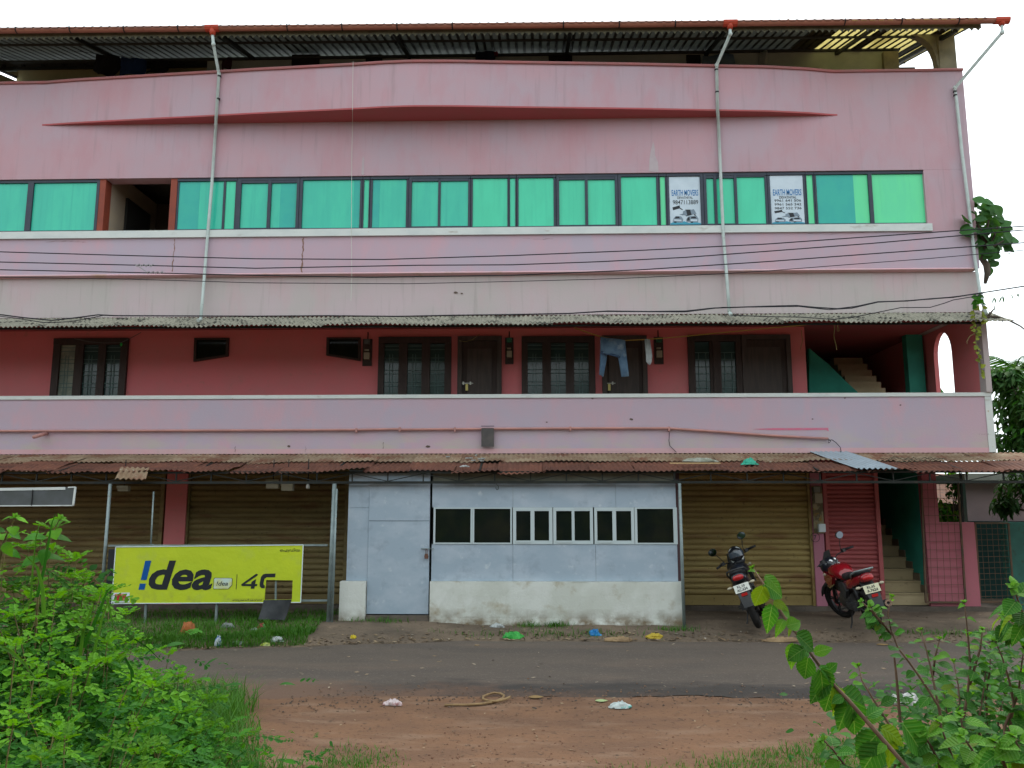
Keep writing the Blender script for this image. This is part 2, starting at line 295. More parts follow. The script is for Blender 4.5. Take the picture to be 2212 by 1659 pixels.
EARTH = M('red_laterite_earth', (.20,.104,.058), (.155,.083,.050), 1.6, .40, .62, (.6,1.2,1), c3=(.235,.145,.095), s3=2.4, lo3=.52, hi3=.72, st3=(.5,1.5,1), c4=(.075,.046,.030), s4=15, lo4=.57, hi4=.72, rough=.95, bump=.8, bs=30)
VERGE = M('trodden_brown_earth', (.165,.122,.086), (.11,.083,.06), 1.8, .40, .62, (.6,1.3,1), c3=(.20,.145,.10), s3=4, lo3=.58, hi3=.75, c4=(.05,.04,.032), s4=17, lo4=.58, hi4=.72, rough=.95, bump=.6, bs=40)
g = grid(xs, ys, gz); g.mi = [1 if g.v[f[0]][1] > 10.5 else 0 for f in g.f]
g.build('ground', [EARTH, VERGE], kind='structure', smooth=True)
rx = [-300, -100, -40, -20] + [-14+.13*i for i in range(215)] + [20, 40, 100, 300]
mb = MB()
for x in rx:
    e, n = edge_far(x), edge_near(x)
    for t in (0, .05, .12, .2, .3, .5, .7, .85, .95, 1): mb.v.append((x, n+(e-n)*t, -.012 if t in (0, 1) else .004+.012*math.sin(math.pi*t)))
for i in range(len(rx)-1):
    for j in range(9): a = i*10+j; mb.f.append((a, a+10, a+11, a+1)); mb.mi.append(0)
mb.build('road', ASPH, kind='structure', smooth=True)
n_ = ASPH.node_tree; N_ = n_.nodes; L_ = n_.links; pb = N_['Principled BSDF']      # the crumbled tar along the near edge
ge = N_.new('ShaderNodeNewGeometry'); sp = N_.new('ShaderNodeSeparateXYZ'); L_.new(ge.outputs['Position'], sp.inputs[0])
mp = N_.new('ShaderNodeMapping'); mp.inputs['Scale'].default_value = (.7,1.6,1); tn = N_.new('ShaderNodeTexNoise'); tn.inputs['Scale'].default_value = 2.2; tn.inputs['Detail'].default_value = 7; tn.inputs['Roughness'].default_value = .7; L_.new(ge.outputs['Position'], mp.inputs[0]); L_.new(mp.outputs[0], tn.inputs['Vector'])
ma = N_.new('ShaderNodeMath'); ma.operation = 'MULTIPLY_ADD'; ma.inputs[1].default_value = 1.5; L_.new(tn.outputs[0], ma.inputs[0]); L_.new(sp.outputs[1], ma.inputs[2])
mr = N_.new('ShaderNodeMapRange'); mr.inputs[1].default_value = 10.35; mr.inputs[2].default_value = 10.75; mr.inputs[3].default_value = .8; mr.inputs[4].default_value = 0; L_.new(ma.outputs[0], mr.inputs[0])
m2 = N_.new('ShaderNodeMapRange'); m2.inputs[1].default_value = -3.4; m2.inputs[2].default_value = -.8; L_.new(sp.outputs[0], m2.inputs[0])
m3 = N_.new('ShaderNodeMath'); m3.operation = 'MULTIPLY'; L_.new(mr.outputs[0], m3.inputs[0]); L_.new(m2.outputs[0], m3.inputs[1])
mix = N_.new('ShaderNodeMix'); mix.data_type = 'RGBA'; L_.new(m3.outputs[0], mix.inputs[0]); L_.new(pb.inputs['Base Color'].links[0].from_socket, mix.inputs[6]); mix.inputs[7].default_value = (.040,.035,.033,1)
tn2 = N_.new('ShaderNodeTexNoise'); tn2.inputs['Scale'].default_value = 1.4; tn2.inputs['Detail'].default_value = 8; tn2.inputs['Roughness'].default_value = .72; L_.new(ge.outputs['Position'], tn2.inputs['Vector'])
mb_ = N_.new('ShaderNodeMath'); mb_.operation = 'MULTIPLY_ADD'; mb_.inputs[1].default_value = -2.2; L_.new(tn2.outputs[0], mb_.inputs[0]); L_.new(sp.outputs[1], mb_.inputs[2])      # red dust trodden onto the tar
mx_ = N_.new('ShaderNodeMath'); mx_.operation = 'MULTIPLY_ADD'; mx_.inputs[1].default_value = .16; L_.new(sp.outputs[0], mx_.inputs[0]); L_.new(mb_.outputs[0], mx_.inputs[2])
mr2 = N_.new('ShaderNodeMapRange'); mr2.inputs[1].default_value = 7.85; mr2.inputs[2].default_value = 8.45; mr2.inputs[3].default_value = .62; mr2.inputs[4].default_value = 0; L_.new(mx_.outputs[0], mr2.inputs[0])
mi2 = N_.new('ShaderNodeMix'); mi2.data_type = 'RGBA'; L_.new(mr2.outputs[0], mi2.inputs[0]); L_.new(mix.outputs[2], mi2.inputs[6]); mi2.inputs[7].default_value = (.185,.10,.062,1); L_.new(mi2.outputs[2], pb.inputs['Base Color'])

# ================================================================== THE BUILDING
bld = thing('commercial_building', 'long three-storey pink plastered building with green glass windows and a balcony', 'building', (0, 15, 0))
ZB, ZT = 9.38, 10.30
def interp(tab, x):
    if x <= tab[0][0]: return tab[0][1]
    for (a, b), (c, d) in zip(tab, tab[1:]):
        if x <= c: return b+(d-b)*(x-a)/(c-a)
    return tab[-1][1]
BUL = [(-9.6,15.0),(-9.0,14.93),(-8.3,14.87),(-7.2,14.78),(-6.0,14.69),(-5.3,14.63),(-3.4,14.50),(-2.8,14.445),(-2.27,14.42),(-1.5,14.44),(-.39,14.51),(2.0,14.64),(3.4,14.735),(4.45,14.80),(5.25,14.90),(5.75,15.0)]
def bulge(x): return interp(BUL, x)
XL = -15.0
bx_ = [XL, -12, -10.5] + [-9.8+.2*i for i in range(81)] + [6.6, 7.2, 7.8, XR]
mb = MB()      # wall over the windows: flat below, swelling out above the shadow line
TOPW = []
for a, b in zip(bx_, bx_[1:]):
    ya, yb = bulge(a), bulge(b)
    mb.face((a, YF, 8.28), (b, YF, 8.28), (b, YF, ZB), (a, YF, ZB))
    mb.face((a, ya, ZB+(.012 if ya < 15 else 0)), (b, yb, ZB+(.012 if yb < 15 else 0)), (b, yb, ZT-.045), (a, ya, ZT-.045))
    mb.face((a, 15.3, ZT-.05), (b, 15.3, ZT-.05), (b, 15.3, ZB-.5), (a, 15.3, ZB-.5))
mb.face((XL, YF, 8.28), (XR, YF, 8.28), (XR, 15.3, 8.28), (XL, 15.3, 8.28))
mb.face((XR, 15.0, 8.28), (XR, 15.3, 8.28), (XR, 15.3, ZT-.045), (XR, 15.0, ZT-.045))
mb.build('upper_wall', PINK, bld)
mb = MB()
for a, b in zip(bx_, bx_[1:]):
    if bulge(a) < 15 or bulge(b) < 15:
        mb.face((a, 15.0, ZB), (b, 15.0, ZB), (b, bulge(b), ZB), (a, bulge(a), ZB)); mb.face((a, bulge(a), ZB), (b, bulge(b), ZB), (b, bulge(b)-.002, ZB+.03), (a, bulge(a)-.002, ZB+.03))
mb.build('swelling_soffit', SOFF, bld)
mb = MB()
rs = []
for x in bx_:
    y = bulge(x); rs.append([(x, y-.035, ZT-.045), (x, y-.045, ZT-.02), (x, y-.03, ZT+.004), (x, y+.2, ZT+.01), (x, y+.2, ZT-.045)])
mb.rings(rs, cap=False).build('parapet_coping', M('dusky_red_coping', (.40,.15,.15), (.34,.16,.16), 3, .4, .6, rough=.85), bld, smooth=True, angle=40)
# wall below the windows and the recessed band over the upper awning
mb = MB(); mb.box(XL, XR, YF, 15.3, 6.36, 7.07)
mb.build('spandrel_wall', BALC, bld)
rs = [[(x, 15.2, 6.30), (x, 14.985+.015*nz(x, 0), 6.318), (x, 14.955+.008*nz(x*2, 1), 6.335), (x, 14.98, 6.365), (x, 15.2, 6.37)] for x in [XL+.3*i for i in range(78)] if x < XR] 
MB().rings(rs, cap=True).build('string_course', BALS, bld, smooth=True, angle=50)
MB().box(XL, XR-.03, 15.07, 15.3, 5.545, 6.31).build('lower_band_wall', PALE, bld)
MB().box(XL, 7.40, 14.955, 15.25, 7.072, 7.212).build('window_sill', WHITE, bld)
MB().box(7.335, XR, YF, 15.3, 7.07, 8.278).build('window_pier', PINK, bld)
# side wall with the arched opening
zarch = 5.46; ys0, ys1 = 16.08, 16.80
mb = MB(); X0, X1 = 8.13, XR-.004
mb.box(X0, X1, 15.145, ys0, 3.1, 5.548); mb.box(X0, X1, ys1, 17.5, 3.1, 5.548)
arc = [(ys0+(ys1-ys0)*(.5-.5*c_(math.pi*i/12)), 5.0+(zarch-5.0)*s_(math.pi*i/12)) for i in range(13)]
for (a, b), (c, d) in zip(arc, arc[1:]): mb.prism([(a, b), (c, d), (c, 5.548), (a, 5.548)], X0, X1, 'x')
mb.box(X0, X1, ys0, ys1, 3.1, 3.95)
mb.build('balcony_side_wall', RED, bld)
MB().box(8.12, XR, 14.94, 15.143, 4.045, 5.545).build('balcony_corner_strip', PALE, bld)
mb = MB(); mb.box(8.0, XR-.002, 17.5, 22, 3.1, 5.5); mb.box(8.0, XR-.002, 15.3, 22, 5.55, ZT-.05)
mb.build('gable_wall', PALE, bld)
MB().box(XL-.2, XR, 22, 22.2, 0, 11).build('rear_wall', GREYW, bld)
MB().box(XL-.2, XL, 15.0, 22, 0, ZT-.1).build('party_wall', PALE, bld)
# slabs
MB().box(XL, 7.99, 15.302, 21.99, 9.1, 9.25).build('terrace_floor', ATW, bld); mb = MB(); mb.box(XL, 7.99, 15.302, 21.99, 5.56, 5.70); mb.build('floor_slab', SOFF, bld)
MB().box(XL, XR-.01, 15.02, 21.9, 2.965, 3.10).build('balcony_slab', CONC, bld)
# balcony parapet
mb = MB(); mb.box(XL, XR, YF, 15.14, 2.97, 3.972); mb.build('balcony_parapet', BALC, bld)
MB().box(XL, XR, 14.975, 15.16, 3.974, 4.042).build('balcony_coping', WHITE, bld)
MB().box(8.10, XR+.003, 14.985, 14.999, 2.968, 3.972).build('corner_band', WHITE, bld)
MB().box(XL, 8.098, 14.990, 14.998, 2.962, 3.05).build('skirt_band', BALS, bld)
# balcony back wall, door and window openings stay solid behind the joinery
XE = P(1703, 780, 16.3).x
mb = MB(); mb.box(XL, P(1741, 780, 16.3).x, 16.3, 16.5, 3.1, 5.56); mb.build('balcony_back_wall', RED, bld)
# stair bay on the balcony
xa, xb = P(1747, 780, 16.3).x, P(1978, 780, 17.1).x
mb = MB(); mb.box(xa-.1, xa, 16.502, 20, 3.1, 5.56); mb.prism([(P(x, y, 16.8).x, P(x, y, 16.8).z) for x, y in ((1748,752),(1765,766),(1789,786),(1834,830),(1852,846),(1866,870),(1748,870))], 16.8, 16.95); mb.build('stair_green_wall', GREENW, bld)
MB().box(P(1961, 780, 17.1).x, P(1996, 780, 17.1).x, 17.1, 17.3, 3.1, 5.56).build('stair_green_pillar', GREENW, bld)
MB().box(P(1996, 780, 17.1).x+.002, 8.12, 17.4, 17.5, 3.1, 5.56).build('stair_red_wall', RED, bld)
MB().box(xa, xb+1, 20, 20.1, 3.1, 5.56).build('stair_end_wall', DARK, bld); MB().box(7.97, 7.998, 17.51, 20, 3.1, 5.555).build('stair_side_wall', RED, bld)
MB().box(P(1878, 850, 17.6).x, xb, 17.6, 17.7, 3.1, 4.25).build('landing_wall', RED, bld)
for i in range(6):
    ys_ = 17.05+.28*i; x0, x1 = P(1842-7*i, 830, ys_).x, P(1912-9*i, 830, ys_).x
    MB().box(x0-.02, x1, ys_, ys_+.28, 3.6, P(1870, 838-13*i, ys_).z).build('stair_step', STEPM, bld)
MB().box(P(1831, 845, 16.9).x, P(1840, 845, 16.9).x, 16.9, 17.0, 3.1, 4.06).build('stair_newel', SOFF, bld)

# ---------------------------------------------------------------- window band, second floor
ZW0, ZW1 = 7.214, 8.276
def panes_unit(x0, x1, cells, slid=False):
    """cells: list of (x0,x1,tone,y-offset). Frame bars fill what the panes leave."""
    X0, X1 = P(x0, 440, 15.04).x, P(x1, 440, 15.04).x
    mb = MB(); f = .035
    mb.box(X0, X1, 15.03, 15.11, ZW1-.055, ZW1); mb.box(X0, X1, 15.03, 15.11, ZW0, ZW0+.04)
    ed = [(P(c[0], 440, 15.04).x, P(c[1], 440, 15.04).x) for c in cells]
    lefts = [X0]+[e[1] for e in ed]; rights = [e[0] for e in ed]+[X1]
    for a, b in zip(lefts, rights):
        if b-a > .004: mb.box(a, b, 15.025 if b-a > .05 else 15.045, 15.10, ZW0+.041, ZW1-.056)
    w = mb.build('window', FRAME, bld)
    for (a, b), c in zip(ed, cells):
        t = c[2]; dz = c[3] if len(c) > 3 else 0
        if dz:
            MB().box(a, b, 15.035, 15.09, ZW1-.056-dz, ZW1-.057).build('sash_rail', FRAME, w)
            MB().box(a, b, 15.035, 15.09, ZW0+.041, ZW0+.041+dz*.35).build('sash_rail', FRAME, w)
        me = MB().box(a+.001, b-.001, 15.062, 15.075, ZW0+.042, ZW1-.058-dz)
        me.build('pane', GL[t] if t < 3 else POSTER, w)
        if len(c) > 4:
            a2, b2 = P(c[4], 440, 15.06).x, P(c[5], 440, 15.06).x
            MB().box(a2, b2, 15.0595, 15.0615, ZW0+.043, ZW1-.06-dz).build('curtain_band', CURT, w)  # tinted band of drawn curtain over the pane
panes_unit(-250, -75, [(-245,-170,0), (-165,-80,0)]); panes_unit(-73, 213, [(-68,58,0), (70,207,0)])
panes_unit(381, 510, [(385,481,0,.0,385,430), (486,507,1)])
panes_unit(511, 646, [(520,578,0,.05), (585,640,0,.05,605,638)])
panes_unit(647, 782, [(653,777,0,.0,764,776)]); panes_unit(783, 798, [(785.5,796,1)])
panes_unit(799, 882, [(804,877,0,.0,805,820)]); panes_unit(883, 1016, [(889,946,0,.05), (951.5,1011,0,.05)]); panes_unit(1017, 1099, [(1021,1096,1)])
panes_unit(1100, 1115, [(1101.5,1113,1)]); panes_unit(1116, 1201, [(1120,1196,1)]); panes_unit(1202, 1335, [(1208,1264,1,.05), (1270,1329,1,.05)]); panes_unit(1336, 1424, [(1342,1419,1)])
panes_unit(1425, 1440, [(1427,1438,2)]); panes_unit(1441, 1520, [(1446,1514,3)]); panes_unit(1521, 1659, [(1527,1543,1,.05), (1549,1587,1,.05), (1593,1654,1,.03)])
panes_unit(1660, 1742, [(1665,1737.5,3)]); panes_unit(1743, 1761, [(1745,1758.5,2)]); panes_unit(1762, 2007, [(1766,1878,2,.0,1766,1846), (1886,2000,2)])
# open lobby between the windows
x0, x1 = P(213, 440, 15.04).x, P(381, 440, 15.04).x; xp0, xp1 = P(226, 440, 15.04).x, P(367, 440, 15.04).x
MB().box(x0+.002, xp0, 15.03, 15.25, ZW0, 8.275).build('lobby_post', POSTP, bld); MB().box(xp1, x1-.002, 15.03, 15.25, ZW0, 8.275).build('lobby_post', POSTP, bld)
MB().box(xp0-.15, xp0-.02, 15.251, 17.2, 5.7, 8.6).build('lobby_wall', BEIGE, bld)
mb = MB(); mb.box(xp0-.02, xp1+.4, 17.2, 17.3, 5.7, 8.6); mb.box(xp1+.3, xp1+.4, 15.3, 17.2, 5.7, 8.6); mb.build('lobby_inner_wall', M('lobby_brown', (.10,.065,.045), rough=.9), bld)
MB().box(xp0-.019, xp0+.03, 15.85, 16.85, 5.7, 8.22).build('lobby_door', DARK, bld)
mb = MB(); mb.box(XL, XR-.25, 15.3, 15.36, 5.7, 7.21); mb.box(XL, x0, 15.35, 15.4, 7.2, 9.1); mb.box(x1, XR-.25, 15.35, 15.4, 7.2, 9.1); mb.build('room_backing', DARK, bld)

# ---------------------------------------------------------------- joinery along the balcony
YB = 16.3
def grille_window(x0, x1, ytop, glass, double=True, single_v=False, curtain=None):
    X0, X1, _, Z1 = rect(x0, x1, ytop, 852, YB); Z0 = 3.75
    mb = MB(); ed = [(P(a, 800, YB).x, P(b, 800, YB).x) for a, b in glass]
    lefts = [X0]+[e[1] for e in ed]; rights = [e[0] for e in ed]+[X1]
    mb.box(X0, X1, 16.22, 16.30-.001, Z1-.13, Z1); mb.box(X0, X1, 16.22, 16.299, Z0, Z0+.1)
    for i, (a, b) in enumerate(zip(lefts, rights)):
        m = (a+b)/2
        if 0 < i < len(ed) and b-a > .2: mb.box(a, m-.05, 16.245, 16.299, Z0+.1, Z1-.131); mb.box(m-.05, m+.05, 16.215, 16.299, Z0+.1, Z1-.131); mb.box(m+.05, b, 16.245, 16.299, Z0+.1, Z1-.131)
        else: mb.box(a, b, 16.23, 16.299, Z0+.1, Z1-.131)
    w = mb.build('wooden_window', WOOD, bld)
    for i, (a, b) in enumerate(ed):
        MB().box(a, b, 16.285, 16.298, Z0+.1, Z1-.132).build('window_pane', PANE if curtain is None or i not in curtain else CURW, w)
        g = MB(); zz = Z0+.15
        while zz < Z1-.25:
            g.box(a, b, 16.268, 16.28, zz, zz+.012)
            if double: g.box(a, b, 16.268, 16.28, zz+.075, zz+.087)
            zz += .245 if double else .142
        for u in ((.36, .56) if double else (.25, .75)): g.box(a+(b-a)*u-.006, a+(b-a)*u+.006, 16.262, 16.267, Z0+.1, Z1-.35)
        g.build('window_grille', GRILL, w)
grille_window(116, 276, 732, [(130,163), (181,213), (229,261)], curtain=(0,))
grille_window(818, 975, 729, [(830.5,862), (880.5,911.5), (929.5,961)])
grille_window(1127, 1285, 727.5, [(1140,1171.5), (1190,1222), (1240,1271.5)])
grille_window(1486, 1601, 725, [(1501,1533), (1557,1589)], double=False)
def balcony_door(x0, x1, ytop, l0, l1, lock=True):
    X0, X1, _, Z1 = rect(x0, x1, ytop, 852, YB); a, b = P(l0, 800, YB).x, P(l1, 800, YB).x
    mb = MB(); mb.box(X0, X0+.09, 16.2, 16.299, 3.1, Z1); mb.box(X1-.09, X1, 16.2, 16.299, 3.1, Z1); mb.box(X0+.09, X1-.09, 16.2, 16.299, Z1-.09, Z1)
    d = mb.build('door_frame', DOORM, bld)
    lf = MB().box(X0+.091, X1-.091, 16.255, 16.297, 3.1, Z1-.091).build('door_leaf', WOOD, d)
    MB().box(a, b, 16.238, 16.2549, 3.3, Z1-.25).build('door_panel', DOORM, d)
    if lock:
        zl = P(l0, 829, YB).z
        m = MB().bar((a-.11, 16.23, zl), (a+.12, 16.23, zl), .014); m.box(a-.09, a-.06, 16.22, 16.26, zl-.03, zl+.03); m.box(a+.05, a+.08, 16.22, 16.26, zl-.03, zl+.03); m.build('door_bolt', M('steel_bolt', (.35,.34,.3), rough=.35, metal=.8), d)
        MB().box(a-.03, a+.02, 16.20, 16.222, zl-.15, zl-.02).build('padlock', M('brass_lock', (.40,.33,.12), rough=.35, metal=.7), d)
balcony_door(989, 1084, 728, 1010, 1062); balcony_door(1300, 1397, 726.5, 1315, 1379); balcony_door(1601.5, 1707, 724.5, 1611, 1686, False)
for pts in (((422,731),(496,731),(494.5,770),(420,782)), ((707,730),(780,730),(780,780.5),(706,768.5))):
    q = [P(x, y, YB) for x, y in pts]; o = [(p.x, p.z) for p in q]; cx = sum(p[0] for p in o)/4; cz = sum(p[1] for p in o)/4
    mb = MB(); inn = [(cx+(x-cx)*.86, cz+(z-cz)*.82) for x, z in o]
    for i in range(4): j = (i+1) % 4; mb.prism([o[i], o[j], inn[j], inn[i]], 16.24, 16.299)
    w = mb.build('slanted_window', WOOD, bld); MB().prism(inn, 16.275, 16.297).build('window_pane', DGLASS, w)

# ---------------------------------------------------------------- ground floor: shutters, piers, stair
YS = 15.3; ZP = .29
MB().box(XL, XR, 15.12, 21.9, -.1, ZP-.02).build('plinth', CONC, bld)
def shutter(x0, x1, mat, pitch, z1=2.9, frame=None):
    X0, X1 = P(x0, 1180, YS).x, P(x1, 1180, YS).x; w = X1-X0
    mb = MB(); fm = frame or mat; mb.box(X0, X0+.07, 15.24, 15.34, ZP-.018, z1); mb.box(X1-.07, X1, 15.24, 15.34, ZP-.018, z1); mb.box(X0+.07, X1-.07, 15.35, 15.37, ZP-.018, z1)
    s = mb.build('roller_shutter', fm, bld)
    prof = [(0, 0), (-.012, .10), (-.026, .30), (-.030, .5), (-.024, .72), (-.008, .88), (0, .9), (.004, .98)]
    sl = MB(); x_ = w-.142; n = len(prof)
    for i in range(n-1):
        (ya, ta), (yb, tb) = prof[i], prof[i+1]; sl.face((-x_/2, ya, ta*pitch), (x_/2, ya, ta*pitch), (x_/2, yb, tb*pitch), (-x_/2, yb, tb*pitch))
    me = mesh_of(sl, mat, 'slat', True)
    k = 0; z = ZP+.16
    while z < z1-.03:
        o = place('slat', me, s, ((X0+X1)/2, 15.325+.003*nz(k, X0), z)); o.rotation_euler = (0, .0012*nz(k*3, X1), 0); z += pitch; k += 1
    MB().box(X0+.075, X1-.075, 15.29, 15.335, ZP-.016, ZP+.155).build('bottom_rail', mat, s)
    return s
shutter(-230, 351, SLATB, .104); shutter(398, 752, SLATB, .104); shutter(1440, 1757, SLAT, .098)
sr = shutter(1782, 1903, SLATR, .078, frame=SLATR)
def pier(x0, x1, mat, name='pier', y=15.2, yb=15.4): 
    MB().box(P(x0, 1180, y).x, P(x1, 1180, y).x, y, yb, ZP-.019, 2.96).build(name, mat, bld)
pier(352, 397, RED); pier(1758, 1781, M('pink_pier_paint', (.44,.17,.24), (.40,.17,.22), 3, .4, .6, c3=(.2,.12,.12), s3=12, lo3=.66, hi3=.76, rough=.85))
pier(752.5, 1439, GREYW, 'shop_back_wall', 15.3)
MB().box(XL, P(-231, 1180, 15.3).x, 15.3, 15.4, 0, 2.96).build('end_pier', RED, bld)
mb = MB(); mb.box(XL, 7.99, 15.36, 21.9, 2.9, 2.963); mb.box(XL, XR, 15.22, 15.45, 2.905, 2.962); mb.build('shop_lintel', GREYW, bld)
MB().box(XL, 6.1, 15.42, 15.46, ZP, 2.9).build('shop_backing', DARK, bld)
def crack(pts, Y, w, m, name='crack', seed=0):
    q = [P(x, y, Y) for x, y in pts]; mb = MB(); rr = random.Random(seed); L = []; Rr = []
    for a, b in zip(q, q[1:]):
        for i in range(6): p = a.lerp(b, i/6)+Vector((rr.uniform(-.012,.012), 0, rr.uniform(-.008,.008))); ww = w*rr.uniform(.25, 1); L.append((p.x-ww, Y, p.z+ww*.3)); Rr.append((p.x+ww, Y, p.z-ww*.3))
    mb.rings([L, Rr], cap=False, closed=False); mb.build(name, m, bld)
CRK = M('rusty_crack', (.20,.10,.075), (.28,.18,.14), 9, .4, .6, rough=.95); CRD = M('dark_crack', (.12,.09,.075), rough=.95)
crack([(378,517),(376,540),(374,562),(371,592)], 14.997, .012, CRK, seed=1); crack([(655,514),(654,545),(652,570),(651,592)], 14.997, .020, CRK, seed=2); crack([(1130,515),(1160,517),(1200,516)], 14.997, .006, CRD, seed=3)
crack([(100,522),(150,521),(192,523)], 14.997, .010, CRK, seed=4); crack([(1745,505),(1800,506),(1870,502),(1935,500)], 14.997, .007, CRD, seed=5); crack([(508,965),(507,978)], 14.986, .006, CRD, seed=6); crack([(829,955),(828,972)], 14.986, .008, CRD, seed=7); crack([(660,965),(660,978)], 14.986, .005, CRD, seed=8); crack([(1123,976),(1190,977),(1330,975),(1410,977)], 14.986, .004, CRD, seed=9); crack([(2115,938),(2130,937),(2142,939)], 14.97, .004, CRD, seed=10)
for x, y, s in ((624,964,.05), (1331-405+0,965,.05), (923,965,.06), (995,1010,.0), (1181,912,.03), (1364,906,.05), (1755,905,.03), (1945,875,.03), (1280,861,.035), (1825,860,.03), (985,632,.06), (997,634,.04)):
    if s: p = P(x, y, 14.996 if y > 800 else 15.06); MB().face(*[(p.x+s*c_(a)*(.6+.6*nz(a*2, x)), p.y-.001, p.z+s*.6*s_(a)*(.6+.6*nz(a*3, y))) for a in [.7*i for i in range(9)]]).build('plaster_chip', CRD, bld)
SMR = M('pale_repair_patch', (.46,.40,.42), (.44,.36,.39), 6, .4, .6, rough=.95)
MB().face(*[(P(x, y, 14.998).x, 14.997, P(x, y, 15).z) for x, y in ((1402,370),(1403,345),(1406,325),(1411,305),(1414,318),(1415,335),(1421,350),(1423,372))]).build('repair_patch', SMR, bld); MB().face(*[(P(x, y, 14.998).x, 14.997, P(x, y, 15).z) for x, y in ((781,378),(782,350),(784,336),(787,345),(786,378))]).build('repair_patch', SMR, bld)
MB().face(*[(P(x, y, 14.998).x, 14.996, P(x, y, 15).z) for x, y in ((1625,927),(1660,925),(1720,924.5),(1789,924),(1790,932),(1785,929),(1720,929.5),(1660,929))]).build('old_paint_strip', M('bright_pink_paint', (.60,.16,.25), (.52,.2,.28), 8, rough=.9), bld)
# stair from the street
sx0, sx1 = P(1904, 1180, YS).x, 7.0
for i in range(11):
    st = MB().box(sx0-.6, sx1-.004, YS+.02+.27*i, YS+.29+.27*i+.6, ZP-.01, ZP+.195*(i+1)-.02).build('stair_step', STEPM, bld)
    MB().box(sx0-.6, sx1-.006, YS-.005+.27*i, YS+.29+.27*i, ZP+.195*(i+1)-.019, ZP+.195*(i+1)).build('nosing', STEPM, st)
MB().box(sx1, sx1+.16, YS+.02, 20, ZP, 2.96).build('stair_teal_wall', GREENW, bld)
mb = MB()
for i in range(11): mb.box(sx1-.018, sx1-.001, YS+.03+.27*i, YS+.22+.27*i+.2, ZP+.195*(i+1), ZP+.195*(i+1)+.13)
mb.build('zigzag_skirting', M('brown_skirting_tile', (.16,.13,.09), rough=.5), bld)
MB().box(sx0-.65, sx0-.6, YS+.35, 20, ZP, 2.96).build('stair_inner_wall', DARK, bld); MB().box(sx0-.6, sx1, 19.5, 19.6, ZP, 2.96).build('stair_back_wall', DARK, bld)
# pink flank beside the stair: tall narrow pier, low wall
Xp0, Xp1, Xw1 = sx1-.01, P(2022, 1080, YS).x, P(2108, 1220, YS).x
FLK = M('pink_flank_paint', (.47,.15,.19), (.43,.15,.18), 2, .4, .62, c3=(.36,.16,.16), s3=6, lo3=.6, hi3=.76, rough=.85)
ZL = P(2060, 1128, YS).z
mb = MB(); mb.box(Xp0, Xp1, 15.24, 15.4, ZP-.019, 2.96); mb.box(Xp1, Xw1, 15.24, 15.38, ZP-.019, ZL); mb.build('stair_flank_wall', FLK, bld)
tg = MB()
for i in range(1, 7): x = Xp0+(Xw1-Xp0)*i/7; tg.box(x-.004, x+.004, 15.232, 15.2395, ZP+.25, ZL-.05 if x > Xp1 else 2.3)

# ---------------------------------------------------------------- top floor, roof, gutter
gzl = lambda x: 10.885-.0062*(x+10)                      # gutter falls gently to the right
SL = .305; YG = 14.2
def roofz(x, y): return gzl(x)+.035+SL*(y-YG)
for i in range(24):                                        # roof sheets, each with its own ribs
    x0 = XL+(8.26-XL)/24*i; x1 = XL+(8.26-XL)/24*(i+1); fib = i >= 21
    mb = MB(); n = 6; w = (x1-x0)/n; ye = 19.6
    for k in range(n):
        a = x0+w*k; pr = [(a, 0), (a+w*.62, 0), (a+w*.70, .03), (a+w*.90, .03), (a+w, 0)]
        for j, ((xa, da), (xb, db)) in enumerate(zip(pr, pr[1:])):
            mb.cur = 1 if (j >= 2 or (j == 1)) or (fib and (k*7+i*3) % 5 == 0) else 0
            if fib and i == 21 and k < 3: mb.cur = 1
            for (ya, yb) in ((14.12, 15.8), (15.8, 17.4), (17.4, ye)):
                mb.face((xa, ya, roofz(xa, ya)+da), (xb, ya, roofz(xb, ya)+db), (xb, yb, roofz(xb, yb)+db), (xa, yb, roofz(xa, yb)+da))
    mb.build('roof_sheet', [SHEETY, SHEETD] if fib else [SHEETU, SHEETG], bld)
mb = MB()
for yp in (14.5, 15.15, 17.2, 18.6): mb.bar((XL, yp, roofz(XL, yp)-.03), (8.2, yp, roofz(8.2, yp)-.03), .035, .035)
mb.build('purlin', PURL, bld)
for xr in (-14, -11.4, -8.8, -5.9, -2.6, .7, 3.6, 6.3): MB().bar((xr, 14.35, roofz(xr, 14.35)-.1), (xr, 19.4, roofz(xr, 19.4)-.1), .07, .06).build('rafter', STEEL, bld)
mb = MB(); mb.bar((7.9, 14.5, roofz(7.9, 14.5)-.1), (7.9, 19, roofz(7.9, 19)-.1), .07, .08); mb.build('rafter', STEEL, bld)
PIL = M('grimy_pillar_plaster', (.24,.22,.15), (.18,.17,.12), 4, .4, .6, rough=.9)
mb = MB(); mb.box(7.84, 8.16, 15.06, 15.3, ZT-.05, roofz(8, 15.05)-.01)
arcp = [(7.84, ZT+.02), (7.84, roofz(7.9, 15.2)-.02), (7.36, roofz(7.4, 15.2)-.02)] + [(7.36+.44*s_(t), roofz(7.4, 15.2)-.05-.62*(1-c_(t))) for t in [math.pi/2*i/6 for i in range(1, 7)]]
mb.prism(arcp, 15.08, 15.24); mb.build('corner_pillar', PIL, bld)
mb = MB()
for y0_, y1_ in ((16.2, 16.27), (17.0, 17.07)): mb.box(7.2, 7.26, y0_, y1_, ZT-.4, roofz(7.2, y0_)-.05)
mb.bar((5.9, 16.6, 11.2), (8.1, 16.6, 11.2), .05, .07); mb.build('roof_prop', STEEL, bld)
